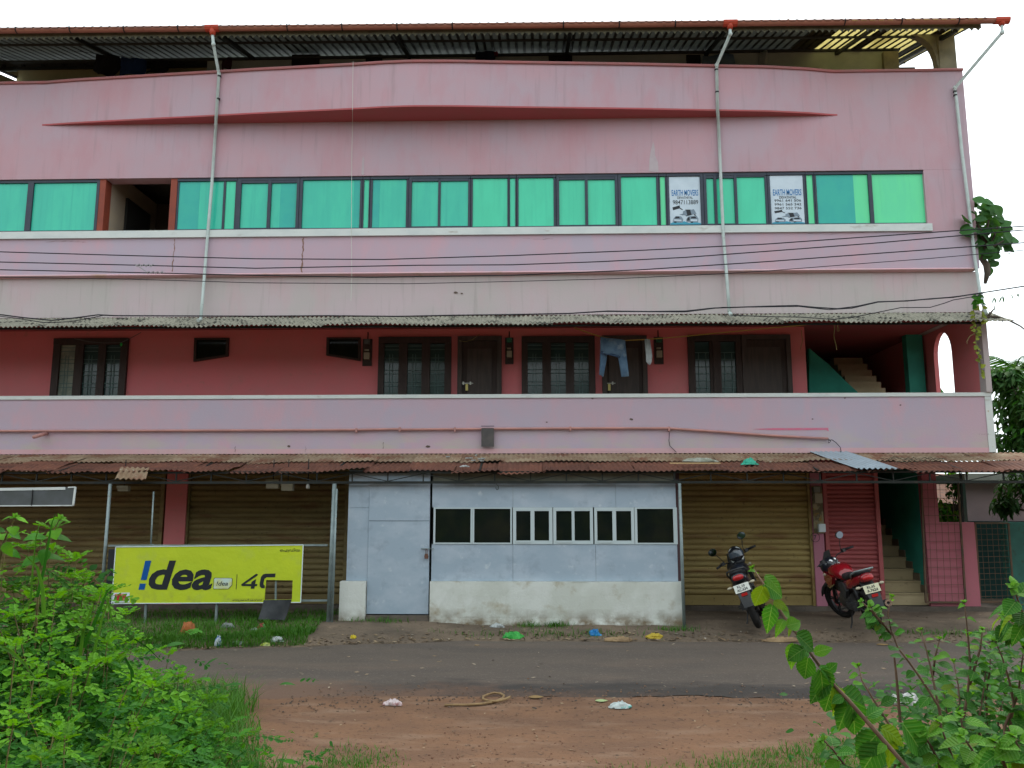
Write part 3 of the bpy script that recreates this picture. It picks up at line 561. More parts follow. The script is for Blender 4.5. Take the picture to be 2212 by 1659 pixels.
# gutter: half pipe on brackets
mb = MB(); rs = []
for x in [XL, -10, -5, 0, 4, 8.64]:
    z = gzl(x); rs.append([(x, YG-.065*c_(t), z+.035-.068*s_(t)) for t in [math.pi*i/8-.12 for i in range(9)]])
mb.rings(rs, cap=False, closed=False)
mb.face(*[p for p in rs[-1]])
mb.build('gutter', GUTT, bld, smooth=True)
for k in range(19):
    x = P(72+271*.58*k if k else 72, 55, YG).x + 0
    x = -9.73+1.355*.76*k; z = gzl(x)
    if x < 8.3: MB().rings([[(x+d, YG-.072*c_(t), z+.035-.075*s_(t)) for t in [math.pi*i/6-.3 for i in range(7)]] for d in (-.012, .012)], cap=False, closed=False).build('gutter_bracket', GUTT if k % 5 == 4 else BLACKM, bld)
# lace valance under the gutter
mb = MB(); x = XL; 
while x < 8.18:
    z = gzl(x); t = .118; h = .20
    top = z+.02; lo = z-.105
    mb.face((x, 14.30, lo+.04), (x+t*.2, 14.30, lo+.035), (x+t*.35, 14.30, lo+.01), (x+t*.43, 14.30, lo), (x+t*.5, 14.30, lo-.018), (x+t*.57, 14.30, lo), (x+t*.65, 14.30, lo+.01), (x+t*.8, 14.30, lo+.035), (x+t, 14.30, lo+.04), (x+t, 14.30, top), (x, 14.30, top)); x += t
mb.build('valance', FASC, bld)
# top-floor rooms behind the parapet
mb = MB(); xw = P(1934, 125, 16.15).x
mb.box(-6.9, xw, 16.15, 16.3, 9.25, 11.36); mb.build('attic_wall', ATW, bld)
MB().box(xw-.28, xw+.02, 16.05, 16.149, 9.25, 11.30).build('attic_pier', PIL, bld)
MB().box(XL, 7.6, 16.10, 16.3, 11.365, 11.41).build('attic_beam', PURL, bld)
for a, b, c, d in ((790,826,118,134), (1185,1236,121,136), (1483,1513,118.5,140), (630,690,118,160), (1027,1060,112,130)):
    X0, X1, Z0, Z1 = rect(a, b, c, d, 16.14); MB().box(X0, X1, 16.13, 16.148, Z0-.3, Z1).build('attic_opening', DARK, bld)
X0, X1, Z0, Z1 = rect(36, 350, 148, 178, 16.3); CREAM = M('cream_attic_wall', (.42,.38,.20), (.36,.33,.18), 3, .4, .6, rough=.9)
MB().box(X0, -6.9, 16.3, 16.4, 9.25, Z1+.05).build('attic_cream_wall', CREAM, bld)
mb = MB(); zt = P(200, 134, 16.2).z; zb = P(200, 146, 16.2).z
mb.bar((XL, 16.2, zt), (-6.9, 16.2, zt), .05); mb.bar((XL, 16.2, zb), (-6.9, 16.2, zb), .05)
for x in (8, 50, 93, 137, 181, 225): p = P(x, 140, 16.2); mb.box(p.x-.03, p.x+.03, 16.18, 16.23, zb, zt)
mb.build('attic_transom', STEEL, bld); MB().box(XL, -6.9, 16.7, 16.75, 9.25, 11.5).build('attic_rear_wall', CREAM, bld)
# ================================================================== AWNINGS
def corr(x0, x1, y0, z0, y1, z1, pitch, amp, ny=3, seed=0, sag=.02, skew=0.0, rag=.0):
    """corrugated sheet from the wall edge (y0,z0) to the free edge (y1,z1)"""
    mb = MB(); n = max(8, int((x1-x0)/pitch*6)); rows = []
    for j in range(ny+1):
        t = j/ny; row = []
        for i in range(n+1):
            x = x0+(x1-x0)*i/n; wob = nz(x*.9, seed, t*2)*sag*(.3+t)
            yy = y0+(y1-y0)*t; 
            if j == ny: yy += rag*(nz(x*5, seed+7)+.5*nz(x*17, seed))
            row.append((x+skew*t, yy, z0+(z1-z0)*t+amp*math.sin(2*math.pi*x/pitch)+wob))
        rows.append(row)
    mb.rings(rows, cap=False, closed=False); return mb
aw = thing('upper_awning', 'narrow awning of lichen-grey corrugated cement sheets over the balcony', 'awning', (0, 14.7, 5.2))
x = XL; k = 0
while x < 8.3:
    w = 1.02; x1 = min(x+w+.03, 8.42); z1 = 5.255+.03*nz(k*1.7, 4)
    o = corr(x, x1, 15.05, 5.525+.006*(k % 2), 14.36+.03*nz(k, 8), z1-.045+.006*(k % 2), .086, .016, 3, k, .03, 0, .02).build('corrugated_sheet', ASB, aw, smooth=True)
    x += w; k += 1
mb = MB(); mb.bar((XL, 14.5, 5.215), (7.9, 14.5, 5.21), .04, .035); mb.build('awning_batten', STEEL, aw)

al = thing('lower_awning', 'long rusty corrugated iron awning over the shop fronts', 'awning', (0, 14.2, 2.5))
x = -14.0; k = 0
while x < 9.6:
    w = .74+.08*nz(k*2.3, 1); new = False
    z0 = 2.955+.012*nz(k, 3); zf = 2.575+.06*nz(k*.8, 6); ym = 14.30+.05*nz(k*1.3, 2); zm = z0+(zf-z0)*.52
    if k % 5 == 3: zf -= .02
    back = ZINC if new else RUSTL; front = ZINC if new else RUST
    corr(x, x+w+.05, 15.0 if x < 8.1 else 15.0+.05*nz(k, 1), z0, ym-.03, zm+.018, .088, .011, 3, k, .03, .02*nz(k, 5), .03).build('corrugated_sheet', back, al, smooth=True)
    corr(x-.02, x+w+.03, ym+.05, zm+.012+.004*(k % 2), 13.50+.13*nz(k*1.1, 9), zf, .088, .011, 4, k+50, .06, .04*nz(k, 7), .05).build('corrugated_sheet', front, al, smooth=True)
    x += w; k += 1
corr(4.93, 5.62, 14.99, 2.985, 13.46, 2.60, .088, .014, 5, 77, .02, .24, .01).build('new_sheet', ZINC, al, smooth=True)
p = P(283, 1022, 13.45); corr(p.x-.28, p.x+.22, 13.62, p.z+.10, 13.30, p.z-.10, .088, .014, 2, 99, .06, .1, .03).build('torn_sheet', RUSTL, al, smooth=True)
zb = P(1106, 1042, 13.6).z; zt = zb+.165
mb = MB(); mb.bar((-14, 13.6, zb), (9.5, 13.6, zb), .045, .04); mb.bar((-14, 13.6, zt), (9.5, 13.6, zt), .035); mb.bar((-14, 14.4, 2.74), (9.5, 14.4, 2.74), .04)
mb.build('truss_chord', STEEL, al)
mb = MB(); x = P(761, 1035, 13.6).x; up = True; st_ = .585; xs0 = x-st_*18
for i in range(40):
    xx = xs0+st_*i
    mb.bar((xx, 13.6, zb+.02), (xx, 13.6, zt-.015), .022)
    a, b = (zb+.02, zt-.02) if i % 2 else (zt-.02, zb+.02); mb.bar((xx, 13.6, a), (xx+st_, 13.6, b), .014)
mb.build('truss_web', STEEL, al)
for xx in (-12.5, -10.2, -7.9, -5.6, -3.29, -.9, 2.31, 4.6, 6.9, 9.1): MB().bar((xx, 13.62, zt+.02), (xx, 15.0, 2.92), .03, .035).build('awning_bracket', STEEL, al)
for px_, nm in ((719, 0), (1471, 1)):
    pass

# posts on the kerb: each its own thing
def post(name, label, a, b, r, m=GALV, n=8):
    mb = MB().tube([a, b], r, n); o = mb.build(name, m, None, smooth=True, label=label, cat='post'); return o
post('steel_post', 'thick grey steel post left of the grey shop booth', P(709, 1352, 13.5)-Vector((0,0,.05)), (P(721, 1045, 13.5).x, 13.55, zb-.02), .035)
post('steel_post', 'slim pale tube standing against the thick post beside the grey booth', P(717, 1348, 13.46)-Vector((0,0,.05)), P(727.5, 1056, 13.46), .017)
post('steel_post', 'weathered pale tube post at the right end of the grey booth', P(1478, 1354, 13.5)-Vector((0,0,.05)), (P(1469, 1045, 13.5).x, 13.55, zb-.02), .026)
post('steel_post', 'tall pale post at the left edge of the yellow billboard', P(215, 1345, 13.5)-Vector((0,0,.05)), (P(238, 1050, 13.5).x, 13.5, zb-.02), .028)
post('steel_post', 'thin dark rod rising behind the yellow billboard towards the awning', P(324, 1210, 13.55), P(332, 1062, 13.55), .014)

# ================================================================== SHOP BOOTH
YK = 13.7; kz = .17
kio = thing('shop_booth', 'closed blue-grey boarded shop booth with a row of windows over a whitewashed base', 'booth', (0, 14.4, .15))
K = lambda x, y, Y=YK: P(x, y, Y)
xl, xd0, xd1, xr = K(750, 1180).x, K(795.5, 1180).x, K(929.5, 1180).x, K(1463, 1180).x
z_top = 2.60; z_win1 = K(1200, 1097.5).z; z_win0 = K(1200, 1174).z; z_base = K(1200, 1256).z; z_pan = K(1200, 1042).z
def board(name, x0, x1, z0, z1, y=YK, d=.02, m=PANEL): return MB().box(x0, x1, y, y+d, z0, z1).build(name, m, kio)
g_ = .004
zs = K(770, 1097).z; board('wall_board', xl, xd0-g_, zs+g_, z_top); board('wall_board', xl, xd0-g_, z_base+g_, zs)
dz0 = K(860, 1326).z; dsp = K(860, 1125).z
dr = MB().box(xd0, xd1-.015, YK-.012, YK+.02, dz0, z_top).build('door', PANEL, kio)
MB().box(xd0+.004, xd1-.02, YK-.0155, YK-.0125, dsp-.003, dsp+.003).build('door_seam', INK, dr)
zb_ = K(930, 1185).z; b = MB(); b.bar((K(910, 1185).x, YK-.03, zb_), (K(938, 1185).x, YK-.03, zb_), .014); b.build('door_bolt', GALV, dr)
b = MB(); x_ = K(922, 1190).x; b.tube([(x_-.012, YK-.045, zb_-.09), (x_-.012, YK-.045, zb_-.02), (x_, YK-.045, zb_), (x_+.012, YK-.045, zb_-.02), (x_+.012, YK-.045, zb_-.09)], .005); b.prism([(x_-.028, zb_-.16), (x_+.028, zb_-.16), (x_+.034, zb_-.12), (x_+.022, zb_-.08), (x_-.022, zb_-.08), (x_-.034, zb_-.12)], YK-.06, YK-.035); b.build('padlock', M('rusty_lock', (.14,.07,.05), rough=.7), dr)
# boards over and under the windows
seams = [xd1+.02] + [K(x, 1210).x for x in (1108, 1287)] + [xr]
for a, c in zip(seams, seams[1:]): board('wall_board', a+g_/2, c-g_/2, z_base+g_, z_win0-.012)
seams = [xd1+.02] + [K(x, 1070).x for x in (1108, 1330)] + [xr]
for a, c in zip(seams, seams[1:]): board('wall_board', a+g_/2, c-g_/2, z_win1+.012, z_pan)
board('fascia_board', xd1+.02, xr-.02, z_pan+.01, z_top, YK+.05, .02, M('dingy_fascia_board', (.24,.24,.19), (.19,.19,.15), 3, .4, .6, rough=.8))
# windows
def kwin(x0, x1, cells):
    X0, X1 = K(x0, 1136).x, K(x1, 1136).x; mb = MB(); z0, z1 = z_win0-.01, z_win1+.01
    mb.box(X0, X1, YK-.012, YK+.03, z1-.022, z1); mb.box(X0, X1, YK-.012, YK+.03, z0, z0+.022)
    ed = [(K(a, 1136).x, K(c, 1136).x) for a, c in cells]; L_ = [X0]+[e[1] for e in ed]; R_ = [e[0] for e in ed]+[X1]
    for a, c in zip(L_, R_): mb.box(a, c, YK-.012, YK+.03, z0+.022, z1-.022)
    w = mb.build('window', ALUM, kio); sl = len(cells) > 1
    for i, (a, c) in enumerate(ed):
        ins = .035 if sl else 0
        if sl:
            m = MB(); m.box(a, c, YK-.02+.012*i, YK+.01, z1-.022-ins, z1-.0225); m.box(a, c, YK-.02+.012*i, YK+.01, z0+.0225, z0+.022+ins); m.build('sash', ALUM, w)
        MB().box(a, c, YK+.005, YK+.012, z0+.023+ins, z1-.023-ins).build('pane', DGLASS, w)
kwin(936.5, 1020, [(940.5,1016.5)]); kwin(1020.5, 1106, [(1024.5,1102.5)]); kwin(1108, 1193.5, [(1115,1146), (1154.5,1186)])
kwin(1195, 1281, [(1201.5,1235), (1241,1274.5)]); kwin(1284, 1370, [(1290,1323), (1331,1363.5)]); kwin(1371, 1463, [(1376.5,1454.5)])
# plastered base, left stub pillar, sides and roof of the booth
def rough_block(name, x0, x1, y0, y1, z0, z1, m, seed):
    mb = MB(); nx = max(3, int((x1-x0)/.12)); zs_ = [z0+(z1-z0)*t for t in (0, .08, .2, .4, .7, .93, 1)]
    mb.rings([[(x0+(x1-x0)*i/nx, y0+.012*nz(i*.7, z*3, seed)-(.02 if z < z0+.1 else 0)*(.5+nz(i*.9, seed)), z) for i in range(nx+1)] for z in zs_], cap=False, closed=False)
    mb.face((x0, y0, z1), (x1, y0, z1), (x1, y1, z1), (x0, y1, z1)); mb.face((x0, y0, z0), (x0, y0, z1), (x0, y1, z1), (x0, y1, z0)); mb.face((x1, y0, z0), (x1, y1, z0), (x1, y1, z1), (x1, y0, z1))
    return mb.build(name, m, kio)
rough_block('base_wall', K(929.5, 1300).x, K(1474, 1300).x, YK-.09, YK+.1, .10, z_base, LIMEW, 3)
rough_block('base_pillar', K(735.5, 1300).x, K(791, 1300).x, YK-.09, YK+.1, .08, z_base, LIMEW, 8)
MB().box(K(791, 1330).x, K(930, 1330).x, YK-.05, YK+.4, .05, dz0-.02).build('threshold', CONC, kio)
for xx in (xl, xr-.02): MB().box(xx, xx+.02, YK+.021, 15.28, .2, z_top).build('side_board', PANEL, kio)
MB().box(xl+.03, xr-.03, YK+.03, 15.25, z_top-.02, z_top).build('booth_ceiling', DARK, kio)
MB().box(xl+.03, xr-.03, YK+.5, 15.25, .12, .2).build('booth_floor', CONC, kio)
# rust-brown sheet closing the gap beside the booth
MB().box(K(1459, 1200).x+.01, K(1475, 1200).x, YK+.12, YK+.15, .2, z_top).build('edge_strip', M('maroon_edge', (.09,.05,.055), rough=.7), kio)

# ================================================================== BILLBOARD
YBd = 13.40
TL, TR, BR, BL = P(250,1181,YBd), P(655,1177,YBd), P(649.6,1301,YBd), P(241,1304,YBd)
bil = thing('billboard', 'bright yellow advertising board with a torn square hole and hanging flap', 'billboard', (TL.x+1.5, YBd, .15))
def zB(zx, zy, y=YBd): return P(230.4+zx/5.0525, 1163.6+zy/5.0525, y)
def zq(mb, pts, y0, y1=None):
    q = [zB(*p) for p in pts]
    if y1 is None: mb.face(*[(p.x, y0, p.z) for p in q])
    else: mb.prism([(p.x, p.z) for p in q], y0, y1)
mb = MB(); lerp = lambda a, b, t: (a[0]+(b[0]-a[0])*t, a[1]+(b[1]-a[1])*t)
t0, t1, b0, b1 = (100,90), (2145,68), (55,708), (2118,695)
ta, tb = lerp(t0, t1, .806), lerp(t0, t1, .946)
zq(mb, [t0, ta, (1738,450), (1718,668), (1716,697), b0], YBd, YBd+.03); zq(mb, [ta, tb, (2030,455), (1738,450)], YBd, YBd+.03)
zq(mb, [tb, t1, b1, (2024,696), (2022,664), (2030,455)], YBd, YBd+.03); zq(mb, [(1718,668), (2022,664), (2024,696), (1716,697)], YBd, YBd+.03)
mb.build('face_panel', YELL, bil)
mb = MB()
for a, b in ((t0, t1), (t1, b1), (b1, b0), (b0, t0)): mb.bar(zB(*a)+Vector((0,-.002,0)), zB(*b)+Vector((0,-.002,0)), .012, .012)
mb.build('edge_trim', PAPER, bil)
FLAP = M('black_tarpaulin', (.025,.028,.032), (.04,.042,.045), 5, rough=.55)
mb = MB(); rows = []
for j in range(9):
    t = j/8; L = lerp((1716,668), (1688,866), t); Rr = lerp((2022,664), (1955,884), t); row = []
    for i in range(9): u = i/8; q = lerp(L, Rr, u); p = zB(*q); row.append((p.x, YBd-.012-.10*t*t-.05*s_(u*3.1+t*2)*t, p.z))
    rows.append(row)
mb.rings(rows, cap=False, closed=False); mb.build('torn_flap', FLAP, bil, smooth=True)
yl = YBd-.004
def prt(name, m, polys):
    mb = MB()
    for q in polys: zq(mb, q, yl)
    return mb.build(name, m, bil)
prt('printed_mark', BLUE, [[(422,240),(488,240),(437,451),(373,451)], [(362,490),(429,490),(414,557),(348,557)]])
mb = MB(); o = zB(455,560); put_text(mb, 'dea', (o.x, yl, o.z), (zB(1152,560).x-o.x, 0, 0), (0, 0, zB(455,238).z-o.z)); mb.build('printed_word', INK, bil)
prt('card_outline', INK, [[(1180,426),(1365,428),(1374,440),(1371,508),(1328,552),(1172,551),(1164,540),(1170,436)]])
mb = MB(); zq(mb, [(1184,431),(1362,432),(1369,442),(1366,506),(1326,547),(1174,546),(1169,538),(1175,440)], yl-.002); mb.build('card_print', M('pale_yellow_print', (.60,.62,.28), (.55,.68,.62), 6, .4, .6, rough=.5), bil)
mb = MB(); o = zB(1198,512); put_text(mb, 'idea', (o.x, yl-.004, o.z), (zB(1325,512).x-o.x, 0, 0), (0, 0, zB(1198,465).z-o.z)); mb.build('printed_word', INK, bil)
prt('printed_rule', INK, [[(1421,388),(1427,388),(1417,552),(1411,552)]])
prt('printed_numeral', INK, [[(1632,382),(1650,386),(1648,400),(1512,494),(1578,494),(1583,470),(1632,440),(1622,494),(1646,496),(1640,518),(1618,518),(1612,546),(1572,546),(1577,518),(1478,517),(1468,505),(1474,494)],
        [(1845,380),(1838,420),(1745,421),(1722,440),(1712,490),(1716,505),(1728,510),(1724,542),(1690,540),(1672,520),(1670,496),(1684,420),(1706,390),(1735,382)]])
prt('logo_ground', PAPER, [[(72,590),(252,588),(250,695),(60,700)]])
yl -= .002
prt('logo_print', CRIM, [[(92,602),(217,600),(213,680),(86,682)]])
yl -= .002
prt('logo_facet', ROSE, [[(92,602),(128,602),(112,640)], [(152,601),(190,600),(175,640)], [(86,682),(100,650),(118,682)], [(150,640),(165,680),(130,681)], [(190,640),(213,680),(178,681)]])
yl = YBd-.004
mb = MB(); o = zB(60,706); put_text(mb, 'khub', (o.x, yl-.003, o.z), (zB(240,704).x-o.x, 0, 0), (0, 0, zB(60,694).z-o.z)); mb.build('printed_caption', INK, bil)
mb = MB(); o = zB(1892,150); put_text(mb, 'ml', (o.x, yl, o.z), (zB(2110,150).x-o.x, 0, 0), (0, 0, zB(1892,106).z-o.z)); mb.build('printed_word', INK, bil)
prt('caption_ground', M('deeper_yellow_print', (.46,.54,.03), rough=.5), [[(1365,648),(1716,643),(1712,694),(1363,698)]])
mb = MB(); o = zB(1372,686); put_text(mb, 'ml2', (o.x, yl-.002, o.z), (zB(1700,684).x-o.x, 0, 0), (0, 0, zB(1372,655).z-o.z)); mb.build('printed_caption', INK, bil)
mb = MB()
for (a, b) in (((0,78),(2400,72)), ((0,692),(2400,678))): mb.bar(zB(*a)+Vector((0,.055,0)), zB(*b)+Vector((0,.055,0)), .03)
mb.bar(zB(1840,80)+Vector((0,.06,0)), zB(1832,690)+Vector((0,.06,0)), .026); mb.bar(zB(485,60)+Vector((0,.06,0)), zB(480,690)+Vector((0,.06,0)), .026)
mb.build('board_frame', GALV, bil)
for zx, zt_, zbm in ((415,700,860), (1190,700,945)):
    p = zB(zx, zt_); MB().box(p.x-.018, p.x+.018, YBd+.035, YBd+.07, .08, p.z+.02).build('board_leg', GALV, bil)
mb = MB(); p, q = zB(8,118), zB(85,118); r_ = zB(2,690); mb.box(p.x, q.x, YBd+.04, YBd+.10, r_.z, p.z); mb.build('side_box', INK, bil)

# white-framed sign at the far left
sg = thing('framed_sign', 'long grey sign panel in a peeling white frame hung under the awning', 'sign', (P(80,1070,13.52).x, 13.52, 1.9))
a, b, c, d = P(-60,1056,13.52), P(163,1052,13.52), P(158,1092,13.52), P(-60,1093,13.52)
MB().prism([(p.x, p.z) for p in (a, b, c, d)], 13.525, 13.55).build('sign_panel', M('dull_grey_panel', (.10,.11,.12), (.08,.09,.09), 3, rough=.5), sg)
mb = MB(); mb.bar(a-Vector((0,0,.015)), P(141,1055,13.52), .012, .045); mb.bar(P(147,1053,13.52), b, .014, .02); mb.bar(b, c, .035, .012); mb.bar(d, c, .012, .018); mb.build('sign_frame', WHITE, sg)
MB().bar(P(71,1058,13.515), P(68,1092,13.515), .012).build('sign_rib', BLACKM, sg)
# boxes and a bulb under the awning
def hbox(label, x0, x1, y0, y1, m, name='junction_box', Y=13.95):
    X0, X1, Z0, Z1 = rect(x0, x1, y0, y1, Y); t = thing(name, label, 'box', ((X0+X1)/2, Y, Z0))
    MB().box(X0, X1, Y, Y+.10, Z0, Z1).build('case', m, t); MB().box(X0-.008, X1+.008, Y-.018, Y-.001, Z1-.04, Z1+.008).build('lid', m, t)
    MB().tube([((X0+X1)/2, Y+.05, Z1), ((X0+X1)/2, Y+.05, 2.8)], .008, 5).build('hanger', BLACKM, t)
OFFW = M('yellowed_plastic', (.34,.32,.24), rough=.6)
hbox('small pale box under the awning above the left billboard post', 254, 276, 1050, 1061, OFFW)
hbox('yellowed box hanging under the awning, the left one of a pair', 575, 601, 1037, 1055, OFFW); hbox('yellowed box hanging under the awning, the right and lower one of a pair', 608, 632, 1044, 1060, OFFW)
t = thing('light_bulb', 'white bulb hanging under the awning left of the grey booth', 'bulb', P(665, 1055, 13.9))
p = P(665, 1050, 13.9); MB().rings([[(p.x+r*c_(a), 13.9+r*s_(a), p.z+z) for a in [math.pi*i/5 for i in range(10)]] for z, r in ((-.045,.02), (-.03,.032), (0,.03), (.035,.018))]).build('globe', M('milky_bulb', (.75,.78,.74), rough=.3), t, smooth=True)
MB().tube([(p.x, 13.9, p.z+.035), (p.x, 13.9, 2.8)], .01, 6).build('flex', BLACKM, t)
MB().tube([(P(1073,1046,13.6).x, 13.58, zb), (P(1073,1046,13.6).x, 13.58, zb-.03)]+[P(1074+3*s_(t), 1053-5*c_(t), 13.58) for t in [i*.6 for i in range(9)]], .006, 5).build('wire_hook', STEEL, None, label='thin rusty wire loop hanging from the truss above the booth windows', cat='wire')

# ================================================================== PIPES ON THE FRONT
def downpipe(label, pts, r, clamps, outlet, foot=None):
    t = thing('drainpipe', label, 'pipe', pts[-1]); MB().tube(pts, r, 8).build('pipe', PIPE, t, smooth=True)
    for c in clamps: MB().rings([[(c[0]+(r+.006)*c_(a), c[1]+(r+.006)*s_(a), c[2]+d) for a in [math.pi*i/4 for i in range(8)]] for d in (-.012, .012)]).build('clamp', BLACKM, t)
    for c in (pts[1], pts[2]): MB().ell(c, r+.012, r+.012, r+.02, 8, 4).build('elbow', PIPE, t, smooth=True)
    if outlet: MB().rings([[(outlet[0]+rr*c_(a), outlet[1]+rr*s_(a), outlet[2]+z) for a in [math.pi*i/5 for i in range(10)]] for z, rr in ((.06,.07), (0,.06), (-.06,.045))]).build('outlet', GUTB, t, smooth=True); MB().rings([[(outlet[0]+d, YG-.078*c_(q), gzl(outlet[0])+.035-.08*s_(q)) for q in [math.pi*i/6-.25 for i in range(7)]] for d in (-.13, .13)], cap=False, closed=False).build('gutter_union', GUTB, t)
    if foot: MB().tube([foot[0], foot[1]], r*1.1, 8).build('pipe_foot', PIPE, t)
def Yp(y): return 14.5
o1 = P(459, 73, 14.2); q1 = P(474.5, 165, 14.58)
wallpt = lambda x, y, d=.06: P(x, y, 15.0-d)
def bpt(x, y): 
    p = P(x, y, 14.7)
    for _ in range(4): p = P(x, y, bulge(p.x)-.05)
    return p
pts = [o1, P(461, 95, 14.2), bpt(473, 160), bpt(467.5, 246), wallpt(466, 275), wallpt(458, 395), wallpt(448, 515), wallpt(438, 640), P(433.5, 690, 14.7)]
downpipe('white drainpipe running down the left half of the front past the windows', pts, .030, [bpt(474,165), bpt(472,214)], o1+Vector((0,0,.03)), (P(433,690,14.7), P(428,692,14.45)))
o1 = P(1577, 60, 14.2)
pts = [o1, P(1577.5, 73, 14.2), bpt(1548, 141), bpt(1550, 238), wallpt(1551.5, 260), wallpt(1557, 385), wallpt(1562.5, 510), wallpt(1570, 600), P(1575.5, 675, 14.7)]
downpipe('white drainpipe crossing the window band beside the right-hand poster', pts, .030, [bpt(1547.5,151), bpt(1549,199)], o1+Vector((0,0,.03)), (P(1576,676,14.7), P(1580,681,14.6)))
o1 = P(2164, 52, 14.2)
pts = [o1, P(2165, 70, 14.2), wallpt(2063, 190), wallpt(2066, 215), wallpt(2078, 330), wallpt(2092, 440), wallpt(2106, 560), wallpt(2119, 645), P(2131, 679, 14.6)]
downpipe('white drainpipe slanting from the gutter end to the right corner of the building', pts, .030, [wallpt(2063,198), wallpt(2063.5,206)], o1+Vector((0,0,.03)))
t = thing('water_pipe', 'long pinkish pipe fixed along the front of the balcony parapet', 'pipe', P(900, 928, 14.96))
PKP = M('pink_painted_pipe', (.50,.25,.22), (.42,.22,.20), 3, .4, .6, rough=.6)
yp_ = 14.955; pth = [(-200,932), (0,931), (300,930.3), (553,929.5), (770,928.5), (865,926.5), (866,928), (983,927), (1106,926), (1290,925), (1441,925), (1560,933), (1659,940.5), (1789,947.5)]
MB().tube([P(x, y, yp_) for x, y in pth], .023, 8).build('pipe', PKP, t, smooth=True)
for x, y in ((770,929), (1232,925.5), (1445,926), (864,927), (983,927)):
    p = P(x, y, yp_); MB().box(p.x-.016, p.x+.016, yp_-.028, yp_+.03, p.z-.045, p.z+.035).build('pipe_saddle', PKP, t)
MB().tube([P(101,936,14.98), P(73,944,14.62)], .034, 8).build('water_spout', PKP, None, smooth=True, label='short pink spout pipe sticking out of the balcony parapet at the left', cat='pipe')
X0, X1, Z0, Z1 = rect(1040, 1067, 925, 965, 14.94); t = thing('hanging_plate', 'dark square plate hanging from the pink pipe above the booth', 'plate', (X0, 14.94, Z0))
MB().box(X0, X1, 14.915, 14.935, Z0, Z1).build('plate', M('dark_grey_board', (.075,.07,.07), (.10,.09,.085), 5, rough=.7), t); MB().bar((X0-.005, 14.91, Z1+.035), (X1+.005, 14.91, Z1+.035), .012).build('plate_hook', BLACKM, t)
MB().tube([P(x, y, 14.93) for x, y in ((1789,948), (1795,953), (1790,957), (1789,952), (1797,950), (1806,956), (1815,966), (1817,975), (1811,981))], .007, 5).build('cable_loop', CABLE, None, label='black cable loop at the right end of the pink pipe', cat='cable')
MB().tube([P(x, y, 14.96) for x, y in ((1446,934), (1445,952), (1447,963), (1454,970), (1461,977))], .006, 5).build('loose_cable', CABLE, None, label='short black cable hanging from the middle of the pink pipe onto the awning', cat='cable')
MB().tube([bpt(763,133)+Vector((0,-.01,0)), bpt(762,180), bpt(761.5,238), P(761.5,262,14.95), P(760,330,14.95), P(759,515,14.93), P(760,590,14.93), P(758,650,14.93)], .0045, 4).build('white_string', M('white_string', (.55,.58,.52), rough=.8), None, label='thin white string hanging down the front from the roof parapet', cat='string')

# ================================================================== ELECTRIC BOARDS
def meter(label, x0, x1, y0, y1, cov, Y=16.2):
    X0, X1, Z0, Z1 = rect(x0, x1, y0, y1, Y); t = thing('meter_board', label, 'meter', ((X0+X1)/2, Y, Z0), group='meter boards on the balcony wall')
    w = X1-X0; MB().box(X0, X1, Y+.06, Y+.095, Z0, Z1).build('backboard', WOOD, t)
    MB().box(X0+w*.22, X1-w*.2, Y-.02, Y+.06, Z0+.12, Z0+.12+(Z1-Z0)*.25).build('fuse_cover', OFFW, t)
    MB().box(X0+w*.25, X1-w*.3, Y+.01, Y+.06, Z0+(Z1-Z0)*.55, Z0+(Z1-Z0)*.6).build('switch', OFFW, t)
    if cov is not None: MB().box(X0+w*.22, X1-w*.2, Y+.0, Y+.06, Z1-(Z1-Z0)*.2, Z1-(Z1-Z0)*.03).build('meter_case', cov, t)
    MB().tube([((X0+X1)/2, Y+.09, Z1), ((X0+X1)/2, Y+.09, 5.5)], .012, 5).build('conduit', WOOD, t)
meter('brown meter board at the right edge of the dark slanted window', 782, 802, 731, 789, M('grey_meter', (.10,.11,.1), rough=.4))
meter('brown meter board between the left door and the window beside it', 1091, 1109, 728, 785, M('green_meter', (.03,.16,.09), rough=.4))
meter('brown meter board to the right of the white cloth on the line', 1414, 1434, 727, 785, M('green_meter_dark', (.02,.10,.05), rough=.4))
X0, X1, Z0, Z1 = rect(1755, 1777, 1050, 1152, 15.19)
t = thing('electricity_meter', 'tall patched panel with white meter boxes on the pink pier beside the red shutter', 'meter', (X0, 15.15, Z0))
MB().box(X0, X1, 15.16, 15.185, Z0, Z1).build('backboard', M('patched_board', (.30,.26,.16), (.12,.10,.06), 9, .45, .55, c3=(.35,.2,.03), s3=14, rough=.8), t)
w = X1-X0; MB().box(X0+w*.12, X1-w*.15, 15.08, 15.159, Z0+(Z1-Z0)*.64, Z0+(Z1-Z0)*.84).build('meter_case', OFFW, t); MB().box(X0+w*.35, X1, 15.08, 15.159, Z0+(Z1-Z0)*.03, Z0+(Z1-Z0)*.2).build('fuse_cover', PAPER, t); MB().box(X0+w*.1, X1-w*.3, 15.10, 15.159, Z0+(Z1-Z0)*.86, Z0+(Z1-Z0)*.98).build('switch', GREYW, t)
mb = MB(); o = P(1758.5, 1166, 15.19); q = P(1764, 1160, 15.19); put_text(mb, 'seven', (o.x, 15.194, o.z), (q.x-o.x, 0, 0), (0, 0, .085))
cx, cz = (o.x+q.x)/2, o.z+.042
for i in range(16):
    a, b = 2*math.pi*i/16, 2*math.pi*(i+1)/16; mb.face(*[(cx+r*c_(t_), 15.195, cz+r*s_(t_)) for r, t_ in ((.075,a), (.085,a), (.085,b), (.075,b))])
mb.build('painted_number', INK, bld)

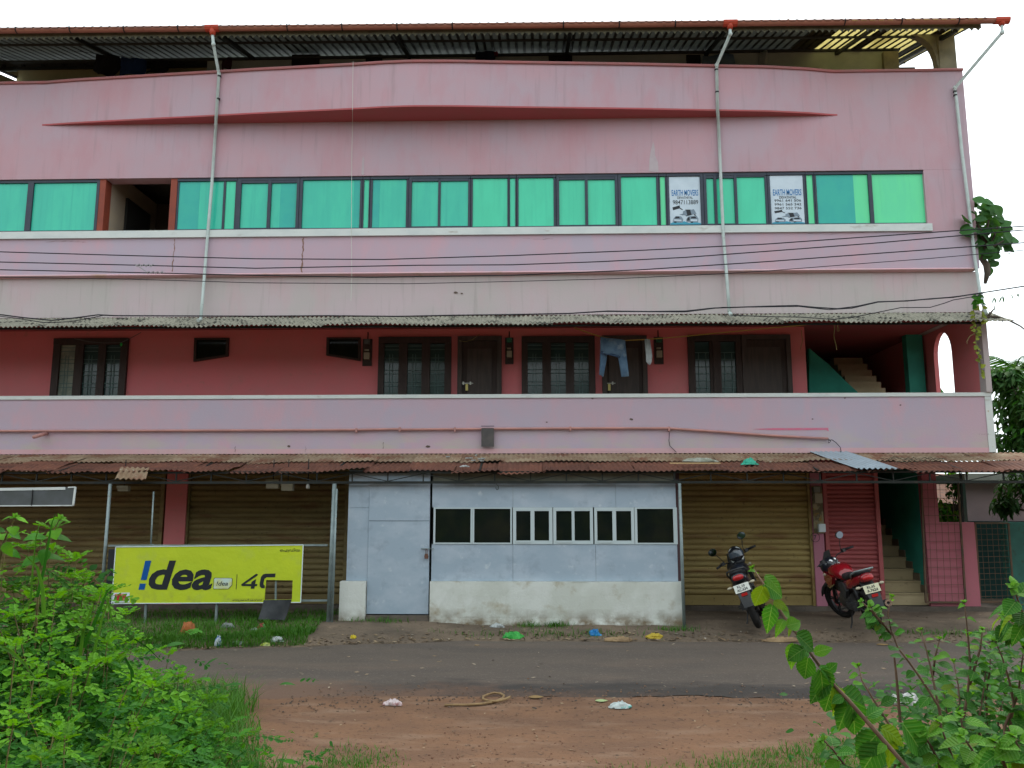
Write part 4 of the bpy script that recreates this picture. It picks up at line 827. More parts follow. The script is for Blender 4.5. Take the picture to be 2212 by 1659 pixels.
# ================================================================== POSTERS
def poster(label, x0, x1, lines, art_y):
    X0, X1 = P(x0, 440, 15.05).x, P(x1, 440, 15.05).x; Z0, Z1 = ZW0+.05, ZW1-.065; W = X1-X0; H = Z1-Z0
    t = thing('window_poster', label, 'poster', ((X0+X1)/2, 15.05, Z0), group='advertising posters in the window band'); MB().box(X0, X1, 15.052, 15.058, Z0, Z1).build('sheet', POSTER, t)
    def q(u, v): return (X0+W*u, 15.049, Z0+H*v)
    for key, u0, u1, v0, v1, m in lines:
        mb = MB(); put_text(mb, key, q(u0, v0), (W*(u1-u0), 0, 0), (0, 0, H*(v1-v0))); mb.build('lettering', m, t)
    s = art_y
    def poly(m, name, pts, dy=0):
        mb = MB()
        for pl in pts: mb.face(*[(X0+W*u, 15.049-dy, Z0+H*v*s) for u, v in pl])
        mb.build(name, m, t)
    GREYP = M('grey_print', (.20,.26,.32), rough=.6)
    poly(CYANP, 'ground_print', [[(0,0),(1,0),(1,.05),(.85,.10),(.6,.06),(.45,.14),(.3,.08),(.1,.10),(0,.06)]])
    poly(INK, 'digger_print', [[(.08,.72),(.32,.80),(.33,.68),(.10,.60)], [(.32,.72),(.42,.62),(.40,.60),(.31,.68)], [(.5,.62),(.68,.62),(.72,.40),(.52,.34),(.46,.45)], [(.75,.5),(.85,.38),(.8,.36)]])
    poly(GREYP, 'digger_shade', [[(.42,.55),(.52,.6),(.56,.36),(.42,.40)], [(.66,.60),(.78,.64),(.86,.44),(.70,.40)], [(.3,.42),(.44,.46),(.42,.38)]], .0005)
    poly(GREYP, 'car_print', [[(.08,.10),(.40,.08),(.42,.22),(.36,.34),(.18,.36),(.10,.24)], [(.52,.10),(.90,.08),(.92,.24),(.86,.36),(.60,.34),(.52,.22)]], .001)
    poly(POSTER, 'car_highlight', [[(.12,.16),(.36,.14),(.36,.2),(.12,.22)], [(.66,.14),(.88,.13),(.88,.21),(.66,.22)]], .0015)
    poly(INK, 'car_glass', [[(.14,.25),(.32,.26),(.28,.33),(.18,.33)], [(.54,.16),(.63,.16),(.63,.31),(.56,.28)], [(.67,.25),(.86,.25),(.82,.33),(.69,.32)], [(.12,.08),(.2,.08),(.2,.13),(.12,.13)], [(.66,.07),(.74,.07),(.74,.12),(.66,.12)]], .002)
poster('white earth-mover poster with one big telephone number in the window', 1447, 1513, [('em',.07,.94,.60,.725,SKYP), ('dv',.25,.76,.535,.585,INK), ('p1',.10,.93,.42,.51,INK)], .5)
poster('white earth-mover poster with three telephone numbers and a green patch', 1666, 1736.5, [('em',.07,.94,.585,.715,SKYP), ('dv',.26,.78,.52,.572,INK), ('q1',.10,.92,.455,.505,INK), ('q2',.10,.92,.375,.425,INK), ('q3',.10,.92,.295,.345,INK)], .36)
# ================================================================== LAUNDRY AND LINES
YL = 15.22
rope = [(1240,708), (1270,718.5), (1297.5,727.5), (1320,732), (1350,735.5), (1393,733.5), (1404,732.5), (1463,728), (1560,718.5), (1660,709), (1740,702)]
MB().tube([P(x, y, YL) for x, y in rope], .009, 6).build('clothesline', M('ochre_rope', (.42,.28,.06), rough=.8), None, label='yellow-brown clothesline strung across the balcony doors', cat='rope')
def zj(x, y, Y=YL): return P(1244.2+x/7.68, 679.7+y/7.68, Y)
DEN = M('faded_denim', (.13,.22,.32), (.08,.15,.25), 5, .4, .62, c3=(.28,.36,.42), s3=3.5, lo3=.58, hi3=.74, rough=.9, bump=.2, bs=80)
jn = thing('hanging_jeans', 'pair of faded blue jeans hung over the balcony clothesline', 'jeans', zj(600, 400))
def cloth(L, Rr, n, y0, sw=.02, seed=0, th=.012):
    """cloth strip between two zoom-pixel edge lists"""
    mb = MB(); k = len(L); fr = []; bk = []
    for j in range(k):
        a = []; b = []
        for i in range(n+1):
            u = i/n; p = zj(L[j][0]+(Rr[j][0]-L[j][0])*u, L[j][1]+(Rr[j][1]-L[j][1])*u, y0); d = sw*s_(u*6.3+j*.8+seed)-sw*.8*s_(math.pi*u)
            a.append((p.x, y0+d, p.z)); b.append((p.x, y0+d+th, p.z))
        fr.append(a+b[::-1])
    return mb.rings(fr)
cloth([(405,368),(408,460),(410,550),(413,626)], [(820,428),(805,520),(770,620),(735,706)], 8, YL-.03, .02).build('waist', DEN, jn, smooth=True)
cloth([(413,600),(413,627),(415,645)], [(740,690),(735,707),(722,716)], 8, YL-.045, .02).build('waistband', M('dark_denim', (.05,.09,.16), rough=.9), jn, smooth=True)
cloth([(405,380),(402,640),(392,850),(384,996)], [(545,400),(524,662),(490,850),(455,1033)], 4, YL+.02, .015, 1).build('leg', DEN, jn, smooth=True)
cloth([(640,420),(694,690),(725,850),(752,1032)], [(818,430),(838,660),(860,850),(878,1022)], 4, YL+.02, .015, 2).build('leg', DEN, jn, smooth=True)
wc = cloth([(1143,408),(1148,560),(1160,700),(1160,780),(1215,832)], [(1226,408),(1250,560),(1264,690),(1258,780),(1243,822)], 4, YL-.01, .02, 3, .01).build('hanging_cloth', M('grey_white_cloth', (.46,.52,.54), (.36,.42,.44), 8, .4, .6, rough=.9), None, smooth=True, label='narrow grey-white cloth hanging beside the blue jeans', cat='cloth')
def bigcloth(label, L, Rr, m, Y, n=6, name='hanging_cloth', cat='cloth', sw=.04, group=None):
    mb = MB(); fr = []
    for j in range(len(L)):
        a = []; b = []
        for i in range(n+1):
            u = i/n; p = P(L[j][0]+(Rr[j][0]-L[j][0])*u, L[j][1]+(Rr[j][1]-L[j][1])*u, Y); d = sw*s_(u*7+j); a.append((p.x, Y+d, p.z)); b.append((p.x, Y+d+.012, p.z))
        fr.append(a+b[::-1])
    return mb.rings(fr).build(name, m, None, smooth=True, label=label, cat=cat)
NAVY = M('navy_cloth', (.012,.018,.035), (.02,.028,.05), 6, rough=.95); BLK = M('black_cloth', (.01,.011,.014), rough=.95); DBL = M('deep_blue_cloth', (.012,.04,.13), rough=.95)
Yr = 15.75
bigcloth('black shirt hung under the left part of the roof, leftmost of the roof laundry', [(208,116),(203,135),(199,150),(212,160)], [(256,120),(262,138),(256,152),(245,166)], BLK, Yr, name='hanging_shirt', cat='shirt')
bigcloth('dark blue trousers hung beside the black shirt under the roof', [(262,122),(258,142),(256,163)], [(315,129),(314,145),(313,158)], DBL, Yr, name='hanging_trousers', cat='trousers')
bigcloth('black cloth hung right of the dark blue trousers under the roof', [(328,129),(325,148),(316,151),(315,158)], [(362,130),(362,146),(363,150),(362,155)], BLK, Yr+.1)
bigcloth('dark maroon cloth by the left drainpipe under the roof', [(482,126),(477,138),(478,150)], [(500,124),(499,138),(498,148)], M('maroon_cloth', (.05,.012,.018), rough=.95), Yr+.1)
bigcloth('dark cloth with red corners under the roof near the centre', [(1027,110),(1027,118),(1027,127)], [(1072,112),(1070,120),(1069,128)], NAVY, Yr+.3)
bigcloth('red cloth corner showing beside the dark cloth under the roof', [(1066,111.5),(1068,118)], [(1076,112),(1074,121)], M('red_cloth', (.22,.02,.03), rough=.95), Yr+.26, 3)
bigcloth('dull blue sheet drying behind the right drainpipe under the roof', [(1518,120),(1517,138)], [(1585,116),(1591,140)], M('dull_blue_cloth', (.10,.16,.22), (.16,.22,.25), 5, rough=.95), Yr+.3, 8)
bigcloth('pale curtain hanging at the right under the roof', [(1643,110),(1642,126),(1641,142)], [(1659,110),(1660,126),(1661,143)], M('pale_cloth', (.34,.36,.32), rough=.95), Yr+.3, 6)
MB().tube([P(x, y, Yr) for x, y in ((150,108), (208,116), (262,122), (330,129.5), (380,130))], .006, 4).build('roof_line', CABLE, None, label='dark drying line under the left part of the roof', cat='rope')
t = thing('sky_gap_strip', 'glowing white strip standing in for a gap of sky under the roof at the far left', 'lamp', P(15, 165, 16.3))  # emissive stand-in for sky showing through a roof gap, not a lamp
MB().tube([P(-6,155,15.8), P(34,172,16.25)], .022, 8).build('tube', M('glowing_strip', (.9,.95,1), emit=1.5), t); MB().bar(P(-6,150,15.85), P(34,167,16.28), .07, .03).build('strip_backing', DARK, t)
# cords hanging at the stair bay and the festoon at the left window
CORD = M('pale_cord', (.28,.25,.10), rough=.8)
MB().tube([P(x, y, 15.3) for x, y in ((1803,700), (1803,712), (1801,724), (1803,735), (1806,745), (1807.5,756))], .008, 5).build('knotted_rope', CORD, None, label='pale cord with a knotted end hanging before the dark stair bay', cat='cord')
MB().tube([P(x, y, 15.35) for x, y in ((1809,690), (1808,700), (1811,708), (1813,714), (1810,716), (1808,712), (1810,702), (1809,692))], .006, 5).build('cord_loop', CORD, None, label='small cord loop hanging beside the knotted cord at the stair bay', cat='cord')
MB().tube([P(x, y, 15.6) for x, y in ((1731,713), (1732,725), (1734,736), (1731,745), (1729,755))], .006, 5).build('thin_rope', CORD, None, label='thin cord hanging before the red pier right of the wide door', cat='cord')
MB().tube([P(x, y, 16.1) for x, y in ((160,731), (190,738), (225,741), (262,740), (285,729), (305,718))], .006, 5).build('slack_wire', M('grey_wire', (.12,.13,.12), rough=.8), None, label='slack wire across the top of the left barred window', cat='wire')
p = P(262, 741, 16.08); MB().ell(p-Vector((0,0,.03)), .025, .02, .04, 8, 5).build('green_lamp', M('green_plastic', (.02,.45,.06), rough=.4), None, smooth=True, label='tiny bright green plastic lamp on the slack wire', cat='lamp')
MB().tube([P(x, y, 16.2) for x, y in ((992,736), (1005,738), (1020,734), (1036,722))], .006, 5).build('door_cable', CORD, None, label='thin cable swagged over the left balcony door', cat='cable')

# ================================================================== POWER LINES
def line(label, pts, Y, r, name='power_line', m=CABLE, cat='cable', ext=True):
    q = [P(x, y, Y) for x, y in pts]
    if ext: q = [q[0]+(q[0]-q[1]).normalized()*6] + q + [q[-1]+(q[-1]-q[-2]).normalized()*10]
    MB().tube(q, r, 5).build(name, m, None, label=label, cat=cat)
line('topmost of the four power lines crossing the front of the building', [(0,544),(276,552),(553,559),(828,560.5),(1106,552),(1380,541),(1659,527),(1870,512),(2084,497),(2161,492)], 12.6, .009)
line('second power line from the top crossing the front of the building', [(0,566),(300,573),(553,579.5),(903,573),(1106,572),(1291,565.5),(1480,556),(1659,542.7),(1880,526),(2109,506),(2165,501)], 12.6, .009)
line('third power line from the top, with a twisted joint at the left', [(0,582.7),(276,588.5),(553,594.7),(803,599),(1106,594.5),(1380,583),(1659,565),(1900,547),(2134,530)], 12.6, .009)
line('lowest and thinnest power line across the front of the building', [(0,598.5),(276,603),(553,611),(878,613),(1106,608),(1330,602),(1566,591),(1659,585),(1840,571),(2000,559),(2159,545)], 12.6, .006)
mb = MB(); sp = []
for a, b, t0_ in (((293,572.5),(332,573.5),0), ((316,588.5),(353,589),1)):
    n = 26; mb.tube([P(a[0]+(b[0]-a[0])*i/n, a[1]+(b[1]-a[1])*i/n+2.3*s_(i*.95+t0_), 12.58+.012*c_(i*.95)) for i in range(n+1)], .008, 4)
mb.tube([P(293,571,12.58), P(303,578,12.58), P(317,588,12.58)], .008, 4); mb.build('twisted_tie', M('twisted_wire', (.30,.30,.30), rough=.6), None, label='twisted wire tie joining two power lines at the left', cat='wire')
YC = 14.26
line('bundle of black cables sagging over the grey awning', [(0,679.5),(50,686),(112,692),(160,687),(212,680),(250,682),(400,682.5),(553,683),(712,682),(860,683.5),(980,681),(1106,679.5),(1231,677),(1313,672),(1400,673),(1481,672),(1541,665.5),(1659,661.5),(1721,660),(1760,664),(1809,667),(1850,662),(1896,652),(1960,650),(2009,645.5),(2060,642),(2124,632)], YC, .012, 'cable_bundle')
line('second black cable looping along the right part of the grey awning', [(1300,673),(1480,674),(1560,664),(1659,663),(1725,662),(1790,669),(1840,666),(1896,653),(2009,646.5),(2124,634)], YC-.01, .008, 'slack_cable', ext=False)
line('black cable dipping across the awning edge at the right', [(1580,681),(1660,684),(1730,685),(1800,690),(1850,684),(1909,672),(1946,664.5),(2009,664),(2040,655),(2059,648),(2124,637)], YC-.03, .008, 'slack_cable', ext=False)
line('black cable looping low onto the grey awning at the far left', [(0,683),(40,688),(95,697),(150,695),(190,688),(225,681)], YC-.02, .008, 'slack_cable', ext=False)

# ================================================================== MESH GATES, RIGHT-HAND BACKGROUND
GM = M('rusty_green_mesh', (.14,.085,.055), (.09,.075,.05), 8, rough=.8)
def mesh_gate(name, label, quad, nx, ny, Y, m=GM, bars=None):
    t = thing(name, label, 'gate', (P(*quad[3], Y).x, Y, P(*quad[3], Y).z)); A, B, C, Dd = [P(*q, Y) for q in quad]
    L2 = lambda p, q, u: p+(q-p)*u
    mb = MB()
    for a, b in ((A,B), (B,C), (C,Dd), (Dd,A)): mb.bar(a, b, .03)
    mb.build('gate_frame', m, t)
    for i in range(1, nx): MB().bar(L2(A,B,i/nx), L2(Dd,C,i/nx), .005).build('gate_wire', m, t)
    for j in range(1, ny): MB().bar(L2(A,Dd,j/ny)-Vector((0,.006,0)), L2(B,C,j/ny)-Vector((0,.006,0)), .0065).build('gate_wire', m, t)
mesh_gate('mesh_gate', 'tall open wire-mesh gate folded against the pink wall beside the stair', [(1990,1040),(2069,1040),(2086,1301),(2000,1301)], 6, 14, 15.19)
mesh_gate('mesh_gate', 'wire-mesh gate closing the dark yard right of the pink wall', [(2106,1130),(2178,1130),(2190,1299),(2118,1301)], 6, 14, 15.30)
x0, x1 = P(2180, 1220, 15.3).x, P(2300, 1220, 15.3).x
MB().box(x0, x1, 15.3, 15.5, 0, P(2200, 1128, 15.3).z).build('yard_wall', M('mossy_teal_plaster', (.045,.16,.13), (.04,.12,.10), 2, .4, .6, c3=(.05,.055,.04), s3=5, lo3=.55, hi3=.7, rough=.9, bump=.2), None, label='mossy teal wall at the right edge beside the mesh gate', cat='wall')
ng = thing('neighbour_house', 'pale pink low house wall behind the yard at the right', 'house', (11, 18, 0))
X0 = P(2088, 1085, 17.5).x
MB().box(X0, 20, 17.5, 17.7, 0, P(2150, 1040, 17.5).z).build('wall', M('pale_pink_house', (.47,.36,.37), (.42,.33,.34), 2, .4, .6, rough=.9), ng)
MB().box(X0-.3, 20.2, 16.9, 19.5, P(2150, 1040, 17.5).z+.002, P(2150, 1040, 17.5).z+.14).build('eave', GREYW, ng)
MB().box(X0-.02, 20, 17.38, 17.499, 0, P(2150, 1126, 17.4).z).build('dark_dado', M('dark_teal_dado', (.015,.05,.045), rough=.9), ng)
MB().bar(P(2080, 1128, 15.36), P(2075, 1022, 15.36), .035).build('flank_post', STEEL, None, label='dark iron post standing on the low pink wall at the right', cat='post')
back = thing('tiled_outhouse', 'low tiled outhouse glimpsed through the gap over the pink low wall', 'outhouse', (9.4, 22.5, 0))
MB().box(8.3, 12.5, 22.5, 25, 0, 2.2).build('wall', DARK, back)
rs = [[(8.2+.35*k, 22.0-.0*i+i*.6, 2.1+i*.28+.03*(k % 2)) for k in range(13)] for i in range(4)]
MB().rings(rs, cap=False, closed=False).build('tiled_roof', M('old_roof_tile', (.24,.12,.08), (.16,.10,.08), 7, rough=.9), back)
# ================================================================== MOTORCYCLES
TYRE = M('tyre_rubber', (.014,.013,.013), (.03,.027,.025), 9, .5, .7, rough=.85, coord='obj'); ALLOY = M('black_alloy', (.02,.02,.022), rough=.4); PLAST = M('grey_black_plastic', (.035,.037,.04), (.05,.05,.05), 6, coord='obj', rough=.5)
ENG = M('engine_metal', (.05,.05,.052), (.09,.085,.08), 14, coord='obj', rough=.5, metal=.5); CHR = M('bright_chrome', (.55,.56,.56), rough=.2, metal=1); SEATM = M('seat_vinyl', (.016,.017,.02), rough=.55)
REDP = M('metallic_red_paint', (.24,.006,.012), rough=.25, coat=.8); BLKP = M('blue_black_paint', (.010,.013,.022), rough=.28, coat=.6); LAMP = M('red_lamp_lens', (.42,.012,.015), rough=.2, coat=.5); AMB = M('clear_indicator', (.42,.38,.28), rough=.3)
PLATE = M('number_plate', (.66,.68,.62), rough=.5); PLATEY = M('cream_number_plate', (.62,.60,.42), rough=.5); MIRR = M('mirror_glass', (.10,.11,.125), rough=.03, metal=1)
def ring_xz(y, cx, cz, rx, rz, n=12, p=2.4, tilt=0):
    out = []
    for i in range(n):
        t = 2*math.pi*i/n; a, b = c_(t), s_(t); x = rx*math.copysign(abs(a)**(2/p), a); z = rz*math.copysign(abs(b)**(2/p), b); out.append((cx+x, y+z*tilt, cz+z))
    return out
def torus(c, Rr, r, n=28, m=8, sq=1.0):
    mb = MB(); rs = []
    for i in range(n+1):
        t = 2*math.pi*i/n; rs.append([(c[0]+r*sq*c_(2*math.pi*j/m), c[1]+(Rr+r*s_(2*math.pi*j/m))*c_(t), c[2]+(Rr+r*s_(2*math.pi*j/m))*s_(t)) for j in range(m)])
    return mb.rings(rs, cap=False)
def wheel(name, root, c, wr, tw, steer=None):
    tf = (lambda mb: mb) if steer is None else (lambda mb: (setattr(mb, 'v', [tuple(steer @ Vector(v)) for v in mb.v]), mb)[1])
    h = tf(MB().tube([(c[0]-.07, c[1], c[2]), (c[0]+.07, c[1], c[2])], .045, 12)).build(name, ALLOY, root, smooth=True, angle=40)
    tf(torus(c, wr-tw*.5, tw*.5, 36, 10, 1.0)).build('tyre', TYRE, h, smooth=True); tf(torus(c, wr-tw*1.02, .016, 32, 6, 2.0)).build('rim', ALLOY, h, smooth=True)
    mb = MB()
    for k in range(5):
        a = 2*math.pi*k/5+.3
        for o in (-.1, .1): mb.bar((c[0], c[1]+.03*c_(a), c[2]+.03*s_(a)), (c[0], c[1]+(wr-tw)*c_(a+o), c[2]+(wr-tw)*s_(a+o)), .018, .014)
    tf(mb).build('spokes', ALLOY, h); tf(torus((c[0]-.055, c[1], c[2]), .085, .006, 20, 4, .5)).build('brake_disc', ENG, h)
def motorcycle(label, loc, head, lean, steer_deg, paint, plate_m, l1, l2, cowl_m, full):
    t = thing('motorcycle', label, 'motorcycle', loc, (0, -lean, head), local=True); t.scale = (1.01, 1.01, 1.01)
    wr = .305; S = Matrix.Translation((0, 1.16, .7)) @ Matrix.Rotation(R(steer_deg), 4, Vector((0, -.42, .9)).normalized()) @ Matrix.Translation((0, -1.16, -.7))
    st = lambda mb: (setattr(mb, 'v', [tuple(S @ Vector(v)) for v in mb.v]), mb)[1]
    wheel('rear_wheel', t, (0, 0, wr), wr, .105); wheel('front_wheel', t, (0, 1.32, wr), wr, .09, S)
    st(MB().tube([(-.085, 1.32, wr), (-.085, 1.10, .86)], .024, 8).tube([(.085, 1.32, wr), (.085, 1.10, .86)], .024, 8)).build('fork', ALLOY, t, smooth=True)
    rs = []
    for i in range(9): a = R(20+16*i); rs.append([(x, 1.32+(wr+.03+zz)*c_(a), wr+(wr+.03+zz)*s_(a)) for x, zz in ((-.07,-.05), (-.06,0), (0,.02), (.06,0), (.07,-.05), (.05,-.012), (0,.004), (-.05,-.012))])
    st(MB().rings(rs)).build('front_mudguard', PLAST, t, smooth=True)
    hb = [(-.37, .90, 1.05), (-.30, .94, 1.06), (-.14, 1.04, 1.03), (-.06, 1.08, .97), (.06, 1.08, .97), (.14, 1.04, 1.03), (.30, .94, 1.06), (.37, .90, 1.05)]
    h = st(MB().tube(hb, .011, 6)).build('handlebar', ALLOY, t, smooth=True)
    for sx in (-1, 1):
        st(MB().tube([(sx*.27, .955, 1.06), (sx*.385, .89, 1.05)], .018, 8)).build('grip', SEATM, h, smooth=True)
        st(MB().box(sx*.235-.03, sx*.235+.03, .95, 1.0, 1.03, 1.085).bar((sx*.22, 1.02, 1.05), (sx*.37, .97, 1.035), .012)).build('lever', ALLOY, h)
        if full and sx < 0: continue
        m = st(MB().tube([(sx*.20, .99, 1.07), (sx*.23, .98, 1.17), (sx*.27, .96, 1.25)], .007, 5)).build('mirror', ALLOY, h)
        st(MB().rings([[(sx*.29+r*1.25*c_(a), .96+dy, 1.30+r*s_(a)) for a in [2*math.pi*i/12 for i in range(12)]] for dy, r in ((.05,.02), (.035,.05), (0,.062), (-.006,.058))])).build('mirror_shell', PLAST, m, smooth=True)
        st(MB().face(*[(sx*.29+.055*1.25*c_(a), .952, 1.30+.055*s_(a)) for a in [2*math.pi*i/12 for i in range(12)]])).build('mirror_face', MIRR, m)
    # cowl and headlamp
    st(MB().rings([ring_xz(1.02, 0, .93, .09, .09), ring_xz(1.10, 0, .92, .15, .13, tilt=.25), ring_xz(1.2, 0, .89, .15, .13, tilt=.3), ring_xz(1.28, 0, .86, .10, .09, tilt=.35)])).build('headlamp_cowl', cowl_m, t, smooth=True)
    st(MB().rings([[(-.09,1.14,1.03),(.09,1.14,1.03),(.09,1.155,1.03),(-.09,1.155,1.03)], [(-.06,1.06,1.16),(.06,1.06,1.16),(.06,1.07,1.16),(-.06,1.07,1.16)]])).build('fly_screen', PLAST, t)
    st(MB().ell((-.035, 1.035, .99), .04, .02, .04).ell((.045, 1.035, .99), .035, .02, .035)).build('instruments', CHR if full else PLAST, t, smooth=True)
    for sx in (-1, 1): st(MB().tube([(sx*.12, 1.10, .84), (sx*.19, 1.10, .84)], .01, 5).ell((sx*.205, 1.10, .84), .035, .028, .022)).build('indicator', AMB, t, smooth=True)
    # tank, shrouds, seat, tail
    MB().rings([ring_xz(.50, 0, .76, .09, .05), ring_xz(.56, 0, .80, .125, .09), ring_xz(.68, 0, .83, .155, .115), ring_xz(.82, 0, .84, .175, .125), ring_xz(.95, 0, .83, .165, .115), ring_xz(1.04, 0, .82, .10, .085)]).build('fuel_tank', paint, t, smooth=True)
    MB().ell((0, .80, .965), .035, .035, .012).build('tank_cap', CHR, t, smooth=True)
    for sx in (-1, 1):
        MB().prism([(.72,.78), (1.10,.84), (1.16,.70), (1.02,.60), (.86,.64)], sx*.13, sx*.185, 'x').build('tank_shroud', paint if full else PLAST, t)
        MB().prism([(.70,.68), (.98,.60), (1.10,.62), (.98,.58), (.72,.655)], sx*.186, sx*.19, 'x').build('shroud_trim', CHR if full else PLAST, t)
        MB().prism([(.42,.70), (.62,.70), (.60,.50), (.48,.46), (.36,.58)], sx*.10, sx*.145, 'x').build('side_panel', PLAST, t)
        MB().rings([ring_xz(.50, sx*.10, .66, .02, .05), ring_xz(.2, sx*.115, .70, .035, .075), ring_xz(-.08, sx*.09, .77, .035, .065), ring_xz(-.27, sx*.06, .83, .02, .035)]).build('tail_panel', paint, t, smooth=True)
    MB().rings([ring_xz(.60, 0, .81, .07, .03), ring_xz(.45, 0, .785, .12, .045), ring_xz(.25, 0, .79, .14, .05), ring_xz(.12, 0, .83, .135, .05), ring_xz(-.12, 0, .87, .12, .05), ring_xz(-.25, 0, .89, .085, .03)]).build('seat', SEATM, t, smooth=True)
    MB().tube([(-.13, .02, .80), (-.15, -.1, .88), (-.13, -.27, .93), (-.05, -.34, .94), (.05, -.34, .94), (.13, -.27, .93), (.15, -.1, .88), (.13, .02, .80)], .013, 6).build('grab_rail', GALV if full else PLAST, t, smooth=True)
    MB().rings([ring_xz(-.10, 0, .76, .09, .06), ring_xz(-.28, 0, .815, .105, .07), ring_xz(-.33, 0, .82, .085, .05)]).build('tail_fairing', paint, t, smooth=True)
    MB().rings([ring_xz(-.325, 0, .815, .088, .045), ring_xz(-.35, 0, .812, .075, .035)]).build('tail_lamp', LAMP, t, smooth=True)
    MB().rings([[(-.09,-.20,.74),(.09,-.20,.74),(.09,-.17,.74),(-.09,-.17,.74)], [(-.105,-.34,.66),(.105,-.34,.66),(.10,-.31,.65),(-.10,-.31,.65)], [(-.085,-.40,.52),(.085,-.40,.52),(.08,-.38,.51),(-.08,-.38,.51)], [(-.075,-.43,.38),(.075,-.43,.38),(.07,-.41,.38),(-.07,-.41,.38)]]).build('rear_mudguard', PLAST, t)
    a = Vector((-.115, -.372, .60)); ux = Vector((.23, 0, 0)); uz = Vector((0, .038, .115)); nrm = Vector((0, -.012, .004))
    MB().rings([[a, a+ux, a+ux+uz, a+uz], [q+nrm for q in (a, a+ux, a+ux+uz, a+uz)]]).build('number_plate', plate_m, t)
    mb = MB(); b = a+nrm*1.3; put_text(mb, l1, b+ux*.22+uz*.56, ux*.5, uz*.32); put_text(mb, l2, b+ux*.14+uz*.12, ux*.7, uz*.34); mb.build('plate_lettering', INK, t)
    MB().box(-.045, .045, -.405, -.392, .545, .585).build('reflector', LAMP, t)
    for sx in (-1, 1): MB().tube([(sx*.09, -.30, .70), (sx*.15, -.31, .70)], .01, 5).ell((sx*.175, -.31, .70), .04, .03, .022).build('indicator', AMB, t, smooth=True)
    # engine, frame, exhaust, stand
    MB().rings([ring_xz(.42, 0, .40, .12, .14), ring_xz(.55, 0, .40, .15, .16), ring_xz(.80, 0, .40, .15, .15), ring_xz(.92, 0, .42, .10, .10)]).build('engine', ENG, t, smooth=True, angle=50)
    mb = MB()
    for k in range(6): mb.box(-.10, .10, .74+.012*k, .94+.012*k, .53+.028*k, .545+.028*k)
    mb.build('cylinder_fins', ENG, t)
    mb = MB(); mb.tube([(0,1.12,.80), (0,1.0,.55), (0,.92,.28), (0,.5,.24), (0,.42,.42), (0,.30,.68)], .022, 6); mb.tube([(-.07,0,wr), (-.08,.42,.36)], .02, 6); mb.tube([(.07,0,wr), (.08,.42,.36)], .02, 6); mb.tube([(-.09,.02,.36), (-.10,.10,.70)], .028, 6); mb.tube([(.09,.02,.36), (.10,.10,.70)], .028, 6); mb.build('frame', ALLOY, t, smooth=True)
    e = MB().tube([(.08,.92,.52), (.10,1.02,.40), (.11,.86,.24), (.13,.4,.24), (.15,.1,.30)], .02, 8).build('exhaust', ENG, t, smooth=True)
    MB().tube([(.155,.16,.29), (.165,.02,.32), (.175,-.30,.40), (.176,-.315,.403)], [.035,.055,.06,.05], 12).build('silencer', PLAST if full else ENG, e, smooth=True, angle=50); MB().rings([[(.178+r*c_(q), -.318-d, .404+r*s_(q)) for q in [2*math.pi*i/14 for i in range(14)]] for r, d in ((.052,0), (.052,.012), (.024,.012), (.022,-.02))], cap=False).build('silencer_tip', CHR, e, smooth=True, angle=40)
    MB().face(*[(.178+.023*c_(q), -.316, .404+.023*s_(q)) for q in [2*math.pi*i/12 for i in range(12)]]).build('silencer_mouth', DARK, e)
    MB().tube([(-.09,.55,.26), (-.16,.48,.10), (-.21,.46,.02)], .012, 5).build('side_stand', ALLOY, t); MB().bar((-.22,.62,.30), (.22,.62,.30), .025).bar((-.20,.28,.36), (.20,.28,.36), .022).build('foot_pegs', ENG, t)
    MB().box(-.155, -.10, .18, .50, .30, .40).build('chain_case', PLAST, t)
    return t
b1 = G(1641, 1357, .165); b2 = G(1893, 1362, .165)
m1 = motorcycle('black motorcycle with white plate and red tail lamp parked before the ochre shutter', b1, R(-15), R(20), 24, BLKP, PLATE, 'pl1a', 'pl1b', PLAST, False)
m2 = motorcycle('red motorcycle with cream plate parked beside the street stair', b2, R(-1), R(14), 24, REDP, PLATEY, 'pl2a', 'pl2b', BLKP, True)
bpy.context.view_layer.update()
hp = m1.matrix_world @ Vector((.05, .86, 1.09)); hq = m1.matrix_world.to_3x3()
hel = thing('helmet', 'glossy black full-face helmet hung on the black motorcycle mirror', 'helmet', hp, m1.rotation_euler, local=True)
MB().ell((0,0,0), .135, .15, .15, 16, 10).build('shell', M('gloss_black_shell', (.012,.014,.018), rough=.12, coat=1), hel, smooth=True)
MB().rings([[(.137*c_(a)*k, -.152*s_(a)*k*1.0, z) for a in [R(30+12*i) for i in range(11)]] for z, k in ((-.03,1.0), (.02,1.01), (.06,.95))], cap=False, closed=False).build('visor', M('smoky_visor', (.05,.065,.085), rough=.06, coat=1), hel, smooth=True)
mb = MB()
for sx in (-1, 1): mb.face((sx*.11,-.095,.075), (sx*.085,-.11,.09), (sx*.03,-.10,.125), (sx*.06,-.085,.125)); mb.face((sx*.12,-.10,-.05), (sx*.10,-.13,-.06), (sx*.06,-.145,-.09), (sx*.09,-.12,-.10))
mb.build('shell_graphic', M('silver_graphic', (.40,.42,.40), rough=.3), hel); MB().rings([[(.12*c_(a)*k, .13*s_(a)*k, z) for a in [2*math.pi*i/14 for i in range(14)]] for z, k in ((-.10,.95), (-.15,.80), (-.155,.6))]).build('chin_rim', SEATM, hel, smooth=True)

